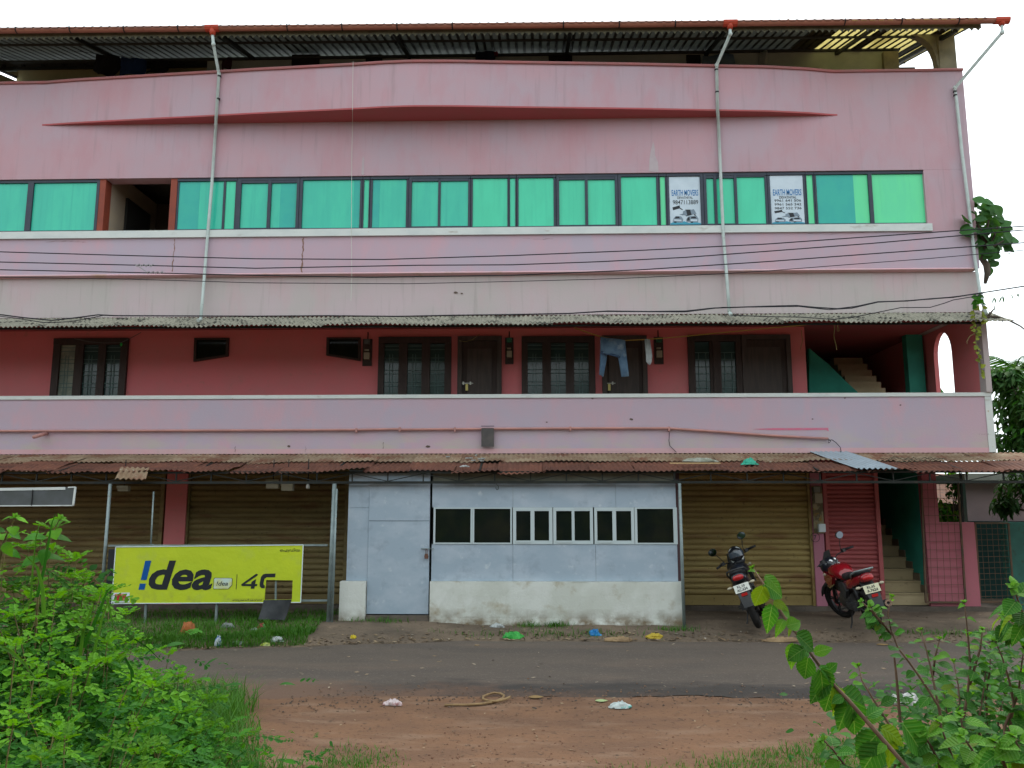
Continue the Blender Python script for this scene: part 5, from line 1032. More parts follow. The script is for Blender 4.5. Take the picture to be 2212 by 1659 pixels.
# ================================================================== LITTER
def gp(x, y, z=.0):
    Y = 5.5                                   # march along the sight line until it meets the ground
    while Y < 15.2:
        p = P(x, y, Y)
        if p.z <= max(gz(p.x, p.y), .004): break
        Y += .015
    return p
def crumple(label, x0, x1, y0, y1, m, name='plastic_bag', cat='bag', seed=0, flat=.5, group=None, surf=None, n=11, hs=1.0):
    a, b = gp(x0, y1) if surf is None else surf(x0, y1), gp(x1, y1) if surf is None else surf(x1, y1); c = (a+b)/2; w = (b-a).length/2; hh = abs(P((x0+x1)/2, y0, c.y).z-c.z); h = max(.03, hh*1.0)*hs; d = max(.06, min(w*.9, hh*1.6))
    mb = MB(); rs = []
    for i in range(9):
        t = i/8*math.pi/2; row = []
        for j in range(n*3):
            q = 2*math.pi*j/(n*3); k = 1+.40*nz(c_(q)*1.6+seed, s_(q)*1.6, t*1.5)+.20*nz(c_(q)*5, s_(q)*5+seed, t*5)+.10*nz(c_(q)*13, s_(q)*13+seed, t*9)
            f = 1+.42*nz(c_(q)*2.6*c_(t)+seed*2, s_(q)*2.6*c_(t), 7)+.35*abs(nz(c_(q)*8*c_(t)+seed, s_(q)*8*c_(t), 3))
            row.append((c.x+w*c_(q)*c_(t)*k, c.y+d*.5*s_(q)*c_(t)*k+d*.25, c.z-.004+(h*.82*s_(t)+.008)*f))
        rs.append(row)
    mb.rings(rs); return mb.build(name, m, None, smooth=True, angle=24, label=label, cat=cat, group=group)
PW = M('white_plastic', (.44,.47,.47), (.26,.27,.26), 20, .4, .6, coord='obj', rough=.5); PO = M('orange_plastic', (.40,.13,.035), (.30,.10,.03), 9, coord='obj', rough=.5); PG = M('green_plastic_sheet', (.03,.30,.05), (.05,.38,.06), 12, coord='obj', rough=.45); PB = M('blue_plastic', (.01,.16,.42), (.05,.30,.60), 16, .5, .6, coord='obj', rough=.3)
PY = M('yellow_plastic', (.44,.32,.03), rough=.5, coord='obj'); PGR = M('grey_plastic', (.16,.18,.17), (.25,.27,.26), 18, coord='obj', rough=.6); PMINT = M('mint_plastic', (.03,.38,.26), (.02,.30,.20), 12, coord='obj', rough=.4); PRED = M('red_green_wrapper', (.25,.04,.03), (.04,.25,.05), 16, .45, .55, coord='obj', rough=.4); PLIME = M('lime_wrapper', (.35,.42,.05), (.4,.45,.2), 14, coord='obj'); CARD = M('torn_cardboard', (.32,.22,.12), (.24,.16,.09), 10, coord='obj', rough=.9); DRY = M('dry_leaf', (.26,.17,.07), (.20,.12,.05), 8, coord='obj', rough=.8)
crumple('orange-brown plastic bag lying in the grass before the billboard', 387, 421, 1345, 1371, PO, seed=2, hs=1.15)
crumple('grey plastic bag half hidden in the grass under the billboard', 476, 503, 1340, 1356, PGR, seed=4, hs=.65)
crumple('pale plastic packet in the grass at the foot of a billboard leg', 540, 556, 1356, 1366, PW, seed=6, name='plastic_packet', cat='litter')
crumple('red and green crumpled wrapper in the roadside grass', 553, 575, 1346, 1361, PRED, 'wrapper', 'litter', 8)
crumple('white crumpled plastic bag at the road edge left of the booth', 581, 614, 1370, 1387, PW, seed=9, hs=.65)
crumple('lime and white wrapper at the road edge beside a white bag', 563, 583, 1384, 1396, PLIME, 'wrapper', 'litter', 11, hs=.65)
crumple('blue and white milk packet standing in the grass at the road edge', 461, 478, 1374, 1396, M('blue_white_packet', (.5,.55,.58), (.05,.15,.35), 18, .5, .56, coord='obj'), 'packet', 'litter', 12)
crumple('grey-white plastic lying in the grass below the billboard', 495, 525, 1380, 1394, PGR, 'plastic_sheet', 'litter', 14, hs=.65)
crumple('flat white plastic bag lying before the whitewashed base', 1059, 1090, 1343, 1356, PW, seed=16, hs=.65)
crumple('bright green plastic sheet heaped at the road edge below the booth', 1087, 1131, 1364, 1381, PG, 'plastic_sheet', 'litter', 18)
crumple('bright blue crushed plastic bottle on the verge before the booth', 1272, 1298, 1359, 1374, PB, 'crushed_bottle', 'bottle', 20)
crumple('yellow plastic piece peaked like a tent at the road edge', 1397, 1432, 1368, 1381, PY, 'plastic_piece', 'litter', 22)
crumple('small yellow packet lying on the verge left of the booth door', 756, 769, 1372, 1380, M('bright_yellow_packet', (.55,.42,.02), rough=.5), 'packet', 'litter', 24)
crumple('striped pink-white plastic bag lying where road meets red earth', 829, 867, 1511, 1525, M('pink_white_plastic', (.60,.50,.50), (.40,.20,.20), 26, .5, .62, coord='obj', rough=.5), seed=26)
crumple('white printed plastic scrap on the red earth at the road edge', 1319, 1361, 1517, 1531, M('mint_white_plastic', (.50,.56,.55), (.16,.42,.38), 14, .58, .66, coord='obj', rough=.5), 'plastic_scrap', 'litter', 28)
crumple('crumpled white newspaper lying behind the weeds at the right', 1930, 2004, 1497, 1523, M('newsprint', (.52,.52,.49), (.30,.30,.30), 22, .5, .62, coord='obj', rough=.9), 'newspaper', 'newspaper', 31)
crumple('orange-brown heap of scraps at the road edge near the black motorcycle', 1656, 1730, 1376, 1387, CARD, 'scrap_heap', 'litter', 33)
crumple('pale torn cardboard at the road edge below the whitewashed base', 1306, 1370, 1376, 1386, CARD, 'cardboard_scrap', 'litter', 35)
def flatleaf(label, x0, x1, y, m, name='fallen_leaf', seed=0):
    a, b = gp(x0, y), gp(x1, y); d = b-a; s = Vector((-d.y, d.x, 0)).normalized(); s = s if s.y > 0 else -s; mb = MB(); k = 8
    L_ = [a+d*(i/k) for i in range(k+1)]; W = [d.length*.30*s_(math.pi*min(1, (i+.3)/k)) for i in range(k+1)]
    mb.rings([[L_[i]-s*W[i]*1.3+Vector((0,0,.012+.02*nz(i, seed))) for i in range(k+1)], [L_[i]+Vector((0,0,.006)) for i in range(k+1)], [L_[i]+s*W[i]*1.3+Vector((0,0,.016+.02*nz(i, seed+3))) for i in range(k+1)]], cap=False, closed=False)
    mb.build(name, m, None, smooth=True, label=label, cat='leaf')
flatleaf('pale green scalloped leaf lying on the red earth beside white plastic', 1286, 1313, 1516, M('pale_green_leaf', (.34,.42,.20), rough=.7), seed=1)
flatleaf('brown curled leaf lying along the near road edge', 1142, 1174, 1508, DRY, seed=2); flatleaf('tan dry leaf lying on the asphalt behind the weeds at the right', 1894, 1920, 1394, DRY, seed=3)
flatleaf('small tan scrap lying flat on the asphalt near the middle', 842, 860, 1429.5, CARD, 'flat_scrap', 4); flatleaf('small tan scrap lying on the asphalt right of the middle', 944, 955, 1432, CARD, 'flat_scrap', 5); flatleaf('pale flat scrap on the asphalt below the white bag', 1025, 1036, 1395.5, CARD, 'flat_scrap', 6)
pts = [gp(x, y) for x, y in ((960,1526.5), (985,1526), (1012,1526), (1040,1524), (1066,1520), (1085,1513), (1089,1506), (1080,1501), (1066,1500), (1052,1504), (1044,1510), (1043,1516), (1055,1520), (1075,1521), (1092,1516), (1102,1511))]
mb = MB(); mb.tube([p+Vector((0,0,.015+.012*(i > 9))) for i, p in enumerate(pts)], .013, 6); mb.tube([p+Vector((0,.02,.018)) for p in pts[2:8]], .008, 5); mb.build('coiled_vine_rope', M('dry_vine', (.30,.20,.10), (.22,.14,.07), 12, rough=.9), None, smooth=True, label='dry tan rope-like vine coiled in a loop on the red earth', cat='rope')
# things thrown on the lower awning
def aws(x, y):
    d = ray(x, y); best = None
    for i in range(60):
        Y = 13.45+1.55*i/59; p = P(x, y, Y); zs = 2.575+(2.955-2.575)*(Y-13.5)/1.5
        if best is None or abs(p.z-zs) < best[0]: best = (abs(p.z-zs), p)
    return best[1]+Vector((0,-.02,.02))
crumple('turquoise-green plastic bag caught on the rusty awning', 1603, 1637, 990, 1007, PMINT, seed=40, surf=aws)
crumple('crumpled pale cloth lying on the rusty awning', 1472, 1548, 989, 1001, M('greyish_cloth', (.36,.36,.31), (.24,.26,.20), 15, coord='obj', rough=.95), 'crumpled_cloth', 'cloth', 42, surf=aws)
MB().bar(aws(1446, 1007.5)+Vector((0,-.03,.03)), aws(1555, 1007.5)+Vector((0,-.03,.03)), .022).build('bamboo_stick', M('pale_bamboo', (.48,.33,.17), rough=.7), None, label='pale straight stick lying along the rusty awning edge', cat='stick')
SHL = ['leftmost white shard on the rusty awning, apart from the rest', 'white shard at the left of the little cluster on the awning, upper left one', 'white shard touching the left of the cluster on the awning', 'lowest left white shard of the cluster on the awning', 'topmost white shard on the awning, nearest the parapet', 'white shard in the right middle of the cluster on the awning', 'rightmost white shard on the rusty awning', 'white shard lowest at the right of the cluster on the awning']
for i, (x, y) in enumerate(((968,989), (1010,992), (1017,992), (1023,997), (1029,986), (1037,994), (1044,993), (1041,998))):
    p = aws(x, y); a = nz(i*3.1, 2)*2; mb = MB(); mb.bar(p-Vector((c_(a)*.035, 0, s_(a)*.012)), p+Vector((c_(a)*.035, 0, s_(a)*.012)), .05, .02); mb.build('tile_shard', PW, None, label=SHL[i], cat='shard', group='white shards on the rusty awning')
crumple('white plastic strip at the awning edge above the booth', 994, 1014, 1007, 1012, PW, 'plastic_strip', 'litter', 44, surf=aws)
mb = MB(); rs = random.Random(5)
for k in range(9):
    p = aws(1900+12*k, 996+rs.random()*6)+Vector((0,0,.03)); pts = [p+Vector((.09*i*(1 if k % 2 else .6), -.02*i*rs.random(), .03*rs.uniform(-1, 1.2))) for i in range(6)]; mb.tube(pts, .006, 4)
mb.build('dead_twigs', M('grey_twig', (.10,.085,.06), rough=.9), None, label='tangle of dead vine twigs lying on the right end of the rusty awning', cat='twigs')
# leaf litter, pebbles and scraps too many to count
def scatter(name, m, n, fxy, size, seed, flatn=True, asp=.6):
    r = random.Random(seed); mb = MB()
    for _ in range(n):
        x, y = fxy(r); z = max(gz(x, y), .003) if not (edge_near(x) < y < edge_far(x)) else .016; s = size*r.uniform(.4, 1.3); a = r.uniform(0, 6.28); u = Vector((c_(a), s_(a), r.uniform(-.3,.3)))*s; v = Vector((-s_(a), c_(a), r.uniform(-.3,.4)))*s*asp; p = Vector((x, y, z+s*.25))
        if flatn: mb.face(p-u, p-v*.8-u*.2, p+u, p+v*.8)
        else:
            h = Vector((0,0,s*.7)); q = [p-u-h*.4, p+v-h*.4, p+u*.9-h*.4, p-v-h*.4]; mb.face(*[w+h*.6-(w-p)*.35 for w in q]); 
            for i in range(4): j = (i+1) % 4; mb.face(q[i], q[j], q[j]+h*.6-(q[j]-p)*.35, q[i]+h*.6-(q[i]-p)*.35)
    mb.build(name, m, kind='stuff')
scatter('leaf_litter', M('mixed_dry_litter', (.27,.20,.12), (.16,.10,.055), 5, .45, .55, c3=(.38,.35,.30), s3=9, lo3=.6, hi3=.65, rough=.9), 900, lambda r: (lambda x: (x, 12.97+(min(0, x+1)*.245)+abs(r.gauss(0, .16))-.05))(r.uniform(-5.5, 8)), .035, 1)
scatter('verge_litter', M('pale_dry_litter', (.30,.23,.15), (.14,.10,.06), 5, .45, .55, rough=.9), 420, lambda r: (r.uniform(-5, 9), r.uniform(13.1, 15.0)), .028, 2)
scatter('road_scraps', M('pale_road_scrap', (.36,.29,.21), (.24,.17,.11), 3, .45, .55, rough=.9), 150, lambda r: (r.uniform(-5, 7), r.uniform(9.2, 12.9)), .028, 3)
PEB = M('laterite_pebbles', (.17,.085,.055), (.26,.17,.12), 6, .5, .6, rough=.95)
scatter('pebbles', PEB, 1300, lambda r: (r.uniform(-2.4, 4), min(9.2, 6.2+abs(r.gauss(0, .9)))), .011, 4, False); scatter('earth_scraps', M('straw_scrap', (.30,.21,.13), (.13,.08,.05), 5, .45, .55, rough=.9), 240, lambda r: (r.uniform(-2.5, 4.2), r.uniform(6.2, 9.2)), .02, 5)
scatter('road_edge_stones', M('tar_and_laterite_stones', (.10,.075,.06), (.20,.12,.08), 7, .45, .58, rough=.95), 900, lambda r: (lambda x: (x, edge_near(x)+r.gauss(-.12, .28)))(r.uniform(-2.6, 5)), .016, 7, False)
# ================================================================== VEGETATION
def lf_simple(w, n=6, tipf=1.0, fold=.18, droop=.25, serr=0.0, heart=0.0, blunt=1.0):
    """single blade-shaped leaf, unit length along +Y, as a folded two-sided strip"""
    mb = MB(); L_ = []; C_ = []; Rr_ = []
    for i in range(n+1):
        t = i/n; ww = w*(s_(math.pi*min(1, (t*.96+.02)**.75 if heart else t**blunt*.97+.015)))*(1+(serr if i % 2 else -serr)); z = -droop*t*t
        dy = -heart*.5*(1-t)**3 if heart else 0
        L_.append((-ww, t+dy*(1 if i else 1), z+fold*ww)); C_.append((0, t, z)); Rr_.append((ww, t+dy, z+fold*ww))
    mb.rings([L_, C_, Rr_], cap=False, closed=False); return mb
def lf_pinnate(np_=4, droop=.35, seed=0):
    r = random.Random(seed); mb = MB(); mb.tube([(0, t, -droop*t*t) for t in (0, .35, .7, .95)], .012, 3)
    for k in range(np_):
        t = .28+.68*k/(np_-1); ln = .26+.13*k/(np_-1)
        for s in (-1, 1):
            a = R(62-32*k/(np_-1)+r.uniform(-8, 8)); d = Vector((s*s_(a), c_(a), -.25-.25*t+r.uniform(-.1,.1))).normalized(); o = Vector((0, t, -droop*t*t)); sd = Vector((c_(a)*-s, s_(a), 0))*ln; up = Vector((0,0,.05*ln))
            q = [o, o+d*ln*.45+sd*.27, o+d*ln*.82+sd*.35, o+d*ln*1.02, o+d*ln*.85-sd*.33, o+d*ln*.45-sd*.24]
            m = o+d*ln*.6-up*2; mb.face(q[0], q[1], q[2], m); mb.face(m, q[2], q[3]); mb.face(m, q[3], q[4]); mb.face(q[0], m, q[4], q[5])
    return mb
PIN = [lf_pinnate(4, .35, 1), lf_pinnate(3, .25, 2), lf_pinnate(4, .6, 3), lf_pinnate(5, .4, 4)]
HEART = [lf_simple(.40, 18, serr=.06, heart=.16, droop=.25, fold=.25), lf_simple(.36, 18, serr=.07, heart=.14, droop=.55, fold=.05), lf_simple(.42, 18, serr=.055, heart=.16, droop=.1, fold=.35), lf_simple(.33, 18, serr=.07, heart=.13, droop=.8, fold=.4)]
OVAL = [lf_simple(.30, 7, droop=.3), lf_simple(.26, 7, droop=.5, fold=.3)]; LANCE = [lf_simple(.14, 5, droop=.5), lf_simple(.17, 5, droop=.3)]; ROUND = [lf_simple(.40, 8, droop=.12, fold=.12, blunt=.9), lf_simple(.37, 8, droop=.25, fold=.2, blunt=.9)]
def orient(d, nrm, s):
    d = Vector(d).normalized(); nrm = Vector(nrm); nrm = (nrm-d*nrm.dot(d)); nrm = nrm.normalized() if nrm.length > 1e-4 else d.orthogonal().normalized(); x = d.cross(nrm)
    return Matrix(((x.x*s, d.x*s, nrm.x*s, 0), (x.y*s, d.y*s, nrm.y*s, 0), (x.z*s, d.z*s, nrm.z*s, 0), (0,0,0,1)))
class Cloud:
    """many leaves gathered into one mesh"""
    def __init__(s): s.V = []; s.F = []; s.I = []; s.n = 0
    def add(s, mb, loc, mat4, mi):
        v = np.array(mb.v) @ np.array(mat4)[:3,:3].T + np.array(loc); s.V.append(v); s.F += [tuple(i+s.n for i in f) for f in mb.f]; s.I += [mi]*len(mb.f); s.n += len(v)
    def build(s, name, mats, parent=None, kind='stuff', **kw):
        mb = MB(); mb.v = [tuple(p) for p in np.concatenate(s.V)] if s.V else []; mb.f = s.F; mb.mi = s.I; return mb.build(name, mats, parent, smooth=True, kind=kind, **kw)
_mc = {}
def lmesh(kind, i, mat):
    k = (id(kind), i, mat.name)
    if k not in _mc: _mc[k] = mesh_of(kind[i], mat, 'leaf_mesh', True)
    return _mc[k]
def shrub(label, x, y, Y, spread=.42, nb=7, per=24, size=.115, seed=0, group=None, leaves=PIN, mats=(LF, LFD, LFY), n_obj=26, name='weed_shrub', base_dx=0):
    r = random.Random(seed*131+5); top = P(x, y, Y); X0, Y0 = top.x+base_dx, Y+.1; zb_ = gz(X0, Y0); H = top.z-zb_
    t = thing(name, label, 'shrub', (X0, Y0, zb_), group=group); st = MB(); items = []
    for b in range(nb):
        a = 2*math.pi*(b+r.random())/nb; rad = spread*(0 if b == 0 else r.uniform(.45, 1)); tip = Vector((top.x+rad*c_(a), Y+rad*s_(a), zb_+H*(1 if b == 0 else r.uniform(.62, .99)))); base = Vector((X0+r.uniform(-.06,.06), Y0+r.uniform(-.06,.06), zb_-.03))
        mid = base.lerp(tip, .5)+Vector((-.12*c_(a)*spread, -.12*s_(a)*spread, .05*H)); pts = [((1-u)**2)*base+2*u*(1-u)*mid+u*u*tip for u in [i/7 for i in range(8)]]
        st.tube(pts, [max(.0025, .009*(1-u/8)) for u in range(8)], 4)
        k_ = int(per*H/1.3)+4
        for k in range(k_):
            u = .12+.86*(k+r.random()*.5)/k_; i = min(6, int(u*7)); p = pts[i].lerp(pts[i+1], u*7-i); az = k*2.4+r.uniform(-.5,.5)+a; d = Vector((c_(az), s_(az), r.uniform(-.25,.65)))
            sz = size*r.uniform(.65, 1.25)*(1.05-.35*u); yl_ = u > .88 or r.random() < .06
            items.append((p, orient(d, (r.uniform(-.4,.4), -.45+r.uniform(-.4,.4), 1), sz), 2 if yl_ else (1 if r.random() < .45-.25*u else 0), r.randrange(len(leaves)), sz))
        for k in range(5):
            az = 1.26*k+a; items.append((tip-Vector((0,0,.02)), orient((c_(az)*.6, s_(az)*.6, .8), (c_(az)*-.5, s_(az)*-.5, 1), size*.5), 2, r.randrange(len(leaves)), size*.5))
    st.build('stems', STEM, t)
    items.sort(key=lambda q: -(q[4]/max(.5, (q[0]-EYE).length))*(1 if q[0].y < Y+.15 else .3))
    for p, m4, mi, li, s in items[:n_obj]: place('leaf', lmesh(leaves, li, mats[mi]), t, p, m4)
    cl = Cloud()
    for p, m4, mi, li, s in items[n_obj:]: cl.add(leaves[li], p-LOC[t]*0, m4, mi)
    cl.build('foliage', list(mats), t); return t
GLB = 'feathery weed shrubs massed at the left'; MASS = 'low feathery green weed shrub in the dense thicket left of the road'
SH = [('tall bright weed shrub whose tip rises before the ochre shutter, left of the billboard', 112, 1140, 5.0, .36, 8, .15), ('tall weed shrub at the left picture edge in front of the shutter', 14, 1160, 4.7, .40, 8, .145),
    ('weed shrub at the back of the thicket, right of its highest tip', 165, 1205, 5.2, .38, 8, .15), ('weed shrub at the back of the thicket between its two tallest tips', 62, 1185, 4.9, .38, 8, .15), ('weed shrub on the thicket shoulder left of the billboard post', 218, 1275, 5.6, .32, 8, .15),
    ('weed shrub cut by the left picture edge, upper one', -25, 1250, 4.3, .40, 8, .14), ('weed shrub in the upper middle of the thicket', 120, 1290, 4.4, .42, 8, .15), ('feathery weed shrub reaching over the lower left corner of the yellow billboard', 272, 1325, 6.0, .34, 8, .145),
    ('weed shrub in the middle of the thicket under the billboard corner', 232, 1385, 4.9, .42, 8, .15), ('outermost weed shrub of the thicket, leaning over the road edge', 365, 1412, 5.9, .40, 8, .145), ('weed shrub at the left edge of the thicket, middle height', 35, 1390, 3.7, .40, 8, .135),
    ('weed shrub in the left middle of the thicket', 160, 1455, 4.0, .40, 8, .145), ('weed shrub in the right middle of the thicket', 300, 1470, 4.9, .42, 8, .15), ('weed shrub at the right end of the thicket beside the road', 395, 1505, 5.9, .38, 8, .14), ('low weed shrub at the right foot of the thicket', 340, 1565, 4.8, .40, 8, .14),
    ('bright weed shrub in the bottom left corner', 30, 1560, 3.0, .34, 7, .12), ('bright weed shrub at the bottom edge right of the corner', 140, 1590, 3.2, .36, 7, .125), ('weed shrub at the bottom edge in the middle of the thicket', 250, 1600, 3.9, .38, 7, .13), ('low weed shrub where the thicket gives way to grass', 445, 1580, 6.0, .36, 7, .12)]
for i, (lab, x, y, Y, sp, nb, sz) in enumerate(SH): shrub(lab, x, y, Y, sp, nb, 23, sz*1.12, i, GLB)
# creeper with roundish leaves by the billboard's edge
def stemplant(name, label, cat, stems, leaves, mats, size, pairs, seed, stem_r=.006, stem_m=STEMB, base=True, rosette=5, droop=.1, face=.5, grow=.45, group=None, yellow=.12, spread=1.0):
    """stems: list of (pixel path tip->base, depth at tip, depth at base). Opposite pairs of leaves, each leaf its own object."""
    r = random.Random(seed*77+3); q0 = stems[0]; tb = P(*q0[0][-1], q0[2]); zz = gz(tb.x, tb.y) if base else tb.z; t = thing(name, label, cat, (tb.x, tb.y, zz), group=group); sm_ = MB(); nleaf = 0
    for si, (pth, Ya, Yb) in enumerate(stems):
        n = len(pth); pts = [P(px_, py_, Ya+(Yb-Ya)*i/(n-1)) for i, (px_, py_) in enumerate(pth)]
        if base and (si == 0 or pth[-1][1] >= 1500): e = pts[-1]; d = (e-pts[-2]); gx = Vector((e.x+d.x*.3, e.y+.05, gz(e.x, e.y)-.03)); full = pts+[gx]
        else: full = pts
        sm_.tube(full, [stem_r*(.45+.75*min(1, i/(len(full)-1)*1.4)) for i in range(len(full))], 6)
        seg = [(b-a).length for a, b in zip(full, full[1:])]; tot = sum(seg)
        def at(u):
            s = u*tot
            for i, L_ in enumerate(seg):
                if s <= L_: return full[i].lerp(full[i+1], s/max(L_, 1e-6)), (full[i]-full[i+1]).normalized()
                s -= L_
            return full[-1], (full[-2]-full[-1]).normalized()
        vis = sum((b-a).length for a, b in zip(pts, pts[1:]))/tot
        for k in range(pairs):
            u = (.02+.98*(k/pairs)**1.05)*vis; p, ax = at(u); s0 = size*(grow+(1-grow)*min(1, (k+.6)/pairs*2.4)); az0 = k*1.57+r.uniform(-.4,.4)
            e1 = ax.orthogonal().normalized(); e2 = ax.cross(e1)
            for sd_ in (0, math.pi):
                if r.random() < .08: continue
                az = az0+sd_; d = (e1*c_(az)+e2*s_(az))*1.0+ax*.35-Vector((0,0,droop+.5*k/pairs)); s = s0*r.uniform(.75, 1.2); nr = Vector((r.uniform(-.4,.4), -face+r.uniform(-.3,.3), 1))
                o = p+d.normalized()*s*.22; sm_.tube([p, o], stem_r*.35, 3); mi = 2 if r.random() < yellow*(.4+k/pairs) else (1 if k < 2 or r.random() < .2 else 0)
                place('leaf', lmesh(leaves, r.randrange(len(leaves)), mats[mi]), t, o, orient(d, nr, s)); nleaf += 1
        p, ax = at(0)
        for k in range(rosette): az = 6.28*k/rosette; e1 = ax.orthogonal().normalized(); e2 = ax.cross(e1); d = (e1*c_(az)+e2*s_(az))*.7+ax*.8; place('leaf', lmesh(leaves, k % len(leaves), mats[1]), t, p, orient(d, ax-d*.2, size*.36))
    sm_.build('stem', stem_m, t, smooth=True); return t
BM = (LFB, LFBY, LFYL)
stemplant('round_leaf_creeper', 'dark round-leaved creeper climbing beside the left end of the billboard', 'creeper', [([(175,1216),(190,1235),(215,1262),(235,1285)], 7.5, 7.5), ([(240,1234),(228,1250),(213,1275),(195,1300)], 7.5, 7.5), ([(168,1240),(180,1262),(200,1290)], 7.5, 7.5)], ROUND, (LFD, LF, LF), .085, 7, 1, .003, STEM)
stemplant('soft_weed', 'upright weed with broad toothed leaves standing out above the left thicket', 'weed', [([(129,1122),(114,1148),(102,1172),(92,1200),(86,1230)], 4.4, 4.5)], HEART, (LF, LFY, LFY), .095, 5, 2, .005, STEM)
stemplant('soft_weed', 'upright broad-leaved weed at the left picture edge above the thicket', 'weed', [([(32,1118),(24,1136),(15,1154),(5,1180),(0,1210)], 4.2, 4.3)], HEART, (LF, LFY, LFY), .075, 5, 3, .005, STEM)
# right-hand foreground: the long broad-leaved stem and its neighbours
GRB = 'broad-leaved weeds at the right'
def leafrow(t, rows, Y, leaves=HEART):
    """hand-placed big leaves: (pixel base x,y, pixel tip x,y, material, depth offset, face)"""
    for i, (bx, by, tx, ty, m, dy, nx) in enumerate(rows):
        a = P(bx, by, Y+dy); b = P(tx, ty, Y+dy-.02*(1 if i % 2 else -1)); d = b-a; place('leaf', lmesh(leaves, i % len(leaves), m), t, a, orient(d, (nx, -1, .55), d.length*1.06))
big = stemplant('broad_leaved_weed', 'long leaning stem with big toothed leaves, its tip in front of the black motorcycle', 'weed',
    [([(1627,1228),(1650,1262),(1666,1290),(1690,1325),(1721,1369),(1771,1439),(1800,1478),(1834,1514),(1876,1562),(1924,1617),(1962,1660)], 2.95, 2.6)], HEART, BM, .045, 9, 11, .0055, STEMB, face=.9, group=GRB)
leafrow(big, [(1652,1262,1696,1288,LFB,.02,-.3), (1654,1245,1690,1268,LFBY,-.01,.3), (1648,1268,1632,1308,LFYL,0,.2), (1668,1308,1658,1356,LFB,.02,-.2), (1690,1318,1711,1330,LFBY,.01,.3), (1672,1300,1702,1310,LFYL,.02,.2),
    (1722,1372,1759,1404,LFB,0,.3), (1715,1392,1706,1433,LFBY,.03,-.4), (1736,1402,1700,1424,LFB,-.02,-.2), (1760,1410,1792,1398,LFBY,.02,.2), (1745,1422,1738,1466,LFB,.01,-.3), (1772,1440,1801,1462,LFB,-.02,.4), (1772,1448,1785,1512,LFB,-.03,.1),
    (1786,1466,1755,1508,LFB,.0,-.2), (1800,1478,1782,1536,LFB,.03,-.2), (1802,1484,1822,1540,LFYL,.02,.2), (1820,1500,1880,1528,LFB,.03,.4), (1836,1514,1812,1568,LFB,.02,-.3), (1840,1520,1850,1586,LFB,.0,.1), (1870,1556,1900,1548,LFBY,.0,.3),
    (1895,1586,1850,1632,LFB,-.02,-.2), (1906,1574,1960,1600,LFYL,.04,.2), (1952,1566,2000,1632,LFB,-.05,.2), (1915,1600,1940,1655,LFYL,.03,.1), (1900,1610,1862,1664,LFB,-.03,-.3), (1930,1622,1960,1640,LFB,.02,.5), (1700,1352,1729,1344,LFBY,.02,.4), (1693,1340,1678,1362,LFBY,.0,-.3)], 2.72)
RW = [
 ('weed with small round leaves rising before the red motorcycle', [([(1926,1290),(1918,1325),(1925,1362),(1940,1400),(1965,1432),(1985,1460),(2005,1490),(2030,1530)], 3.5, 3.4), ([(1862,1300),(1880,1318),(1905,1345),(1925,1370)], 3.5, 3.5), ([(1880,1312),(1892,1330),(1908,1348)], 3.5, 3.5)], ROUND, .050, 9),
 ('slender weed standing straight between the red motorcycle and the right edge', [([(2083,1302),(2088,1345),(2092,1385),(2096,1440),(2090,1500),(2080,1560)], 3.3, 3.3), ([(2122,1360),(2118,1400),(2106,1440),(2095,1480)], 3.3, 3.3)], HEART, .052, 8),
 ('low branching weed with dusty leaves left of the slender upright weed', [([(1990,1362),(2000,1400),(2010,1440),(2020,1490),(2030,1540)], 3.7, 3.6), ([(2030,1380),(2020,1420),(2015,1460)], 3.7, 3.7), ([(1855,1440),(1862,1470),(1880,1500),(1905,1540),(1930,1580)], 3.3, 3.2)], ROUND, .052, 8),
 ('leafy weed with red-brown stems at the right picture edge', [([(2190,1270),(2200,1300),(2212,1330),(2225,1370)], 2.7, 2.8), ([(2150,1385),(2165,1420),(2180,1470),(2190,1520),(2180,1580)], 3.0, 3.0), ([(2212,1400),(2205,1450),(2200,1500),(2170,1570)], 3.0, 3.0), ([(2170,1330),(2185,1350),(2205,1372)], 3.0, 3.0)], HEART, .066, 8),
 ('pale-tipped weed in the bottom right corner', [([(2190,1590),(2200,1615),(2212,1650)], 2.3, 2.3), ([(2150,1602),(2160,1630),(2175,1665)], 2.3, 2.3), ([(2080,1590),(2100,1620),(2120,1665)], 2.4, 2.4)], HEART, .062, 5),
 ('bushy weed with pale underleaves below the long leaning stem', [([(2030,1560),(2040,1590),(2055,1630),(2065,1670)], 2.7, 2.7), ([(1990,1580),(2010,1610),(2030,1650)], 2.7, 2.7), ([(2075,1545),(2080,1580),(2085,1630)], 2.8, 2.8), ([(1780,1600),(1800,1620),(1830,1660)], 2.9, 2.9)], HEART, .066, 6),
 ('tangled green weed behind the pale newspaper at the right', [([(2060,1430),(2070,1480),(2075,1540),(2070,1600)], 3.9, 3.8), ([(2130,1440),(2125,1490),(2115,1550)], 3.9, 3.8), ([(2040,1500),(2045,1540),(2050,1590)], 3.8, 3.8), ([(2170,1500),(2160,1540),(2150,1600)], 3.8, 3.8), ([(2140,1400),(2138,1450),(2130,1500)], 3.9, 3.9)], ROUND, .062, 9)]
for i, (lab, st, lv, sz, pr) in enumerate(RW): stemplant('broad_leaved_weed', lab, 'weed', st, lv, BM, sz, pr, 30+i, .0042, STEMB, group=GRB, face=.6)
MB().tube([P(1932,1420,3.6), P(1936,1455,3.6), P(1940,1500,3.6), P(1945,1560,3.6)], [.004,.005,.006,.007], 5).build('dead_stalk', STEMB, None, label='bare brown cut stalk standing among the right-hand weeds', cat='stalk')
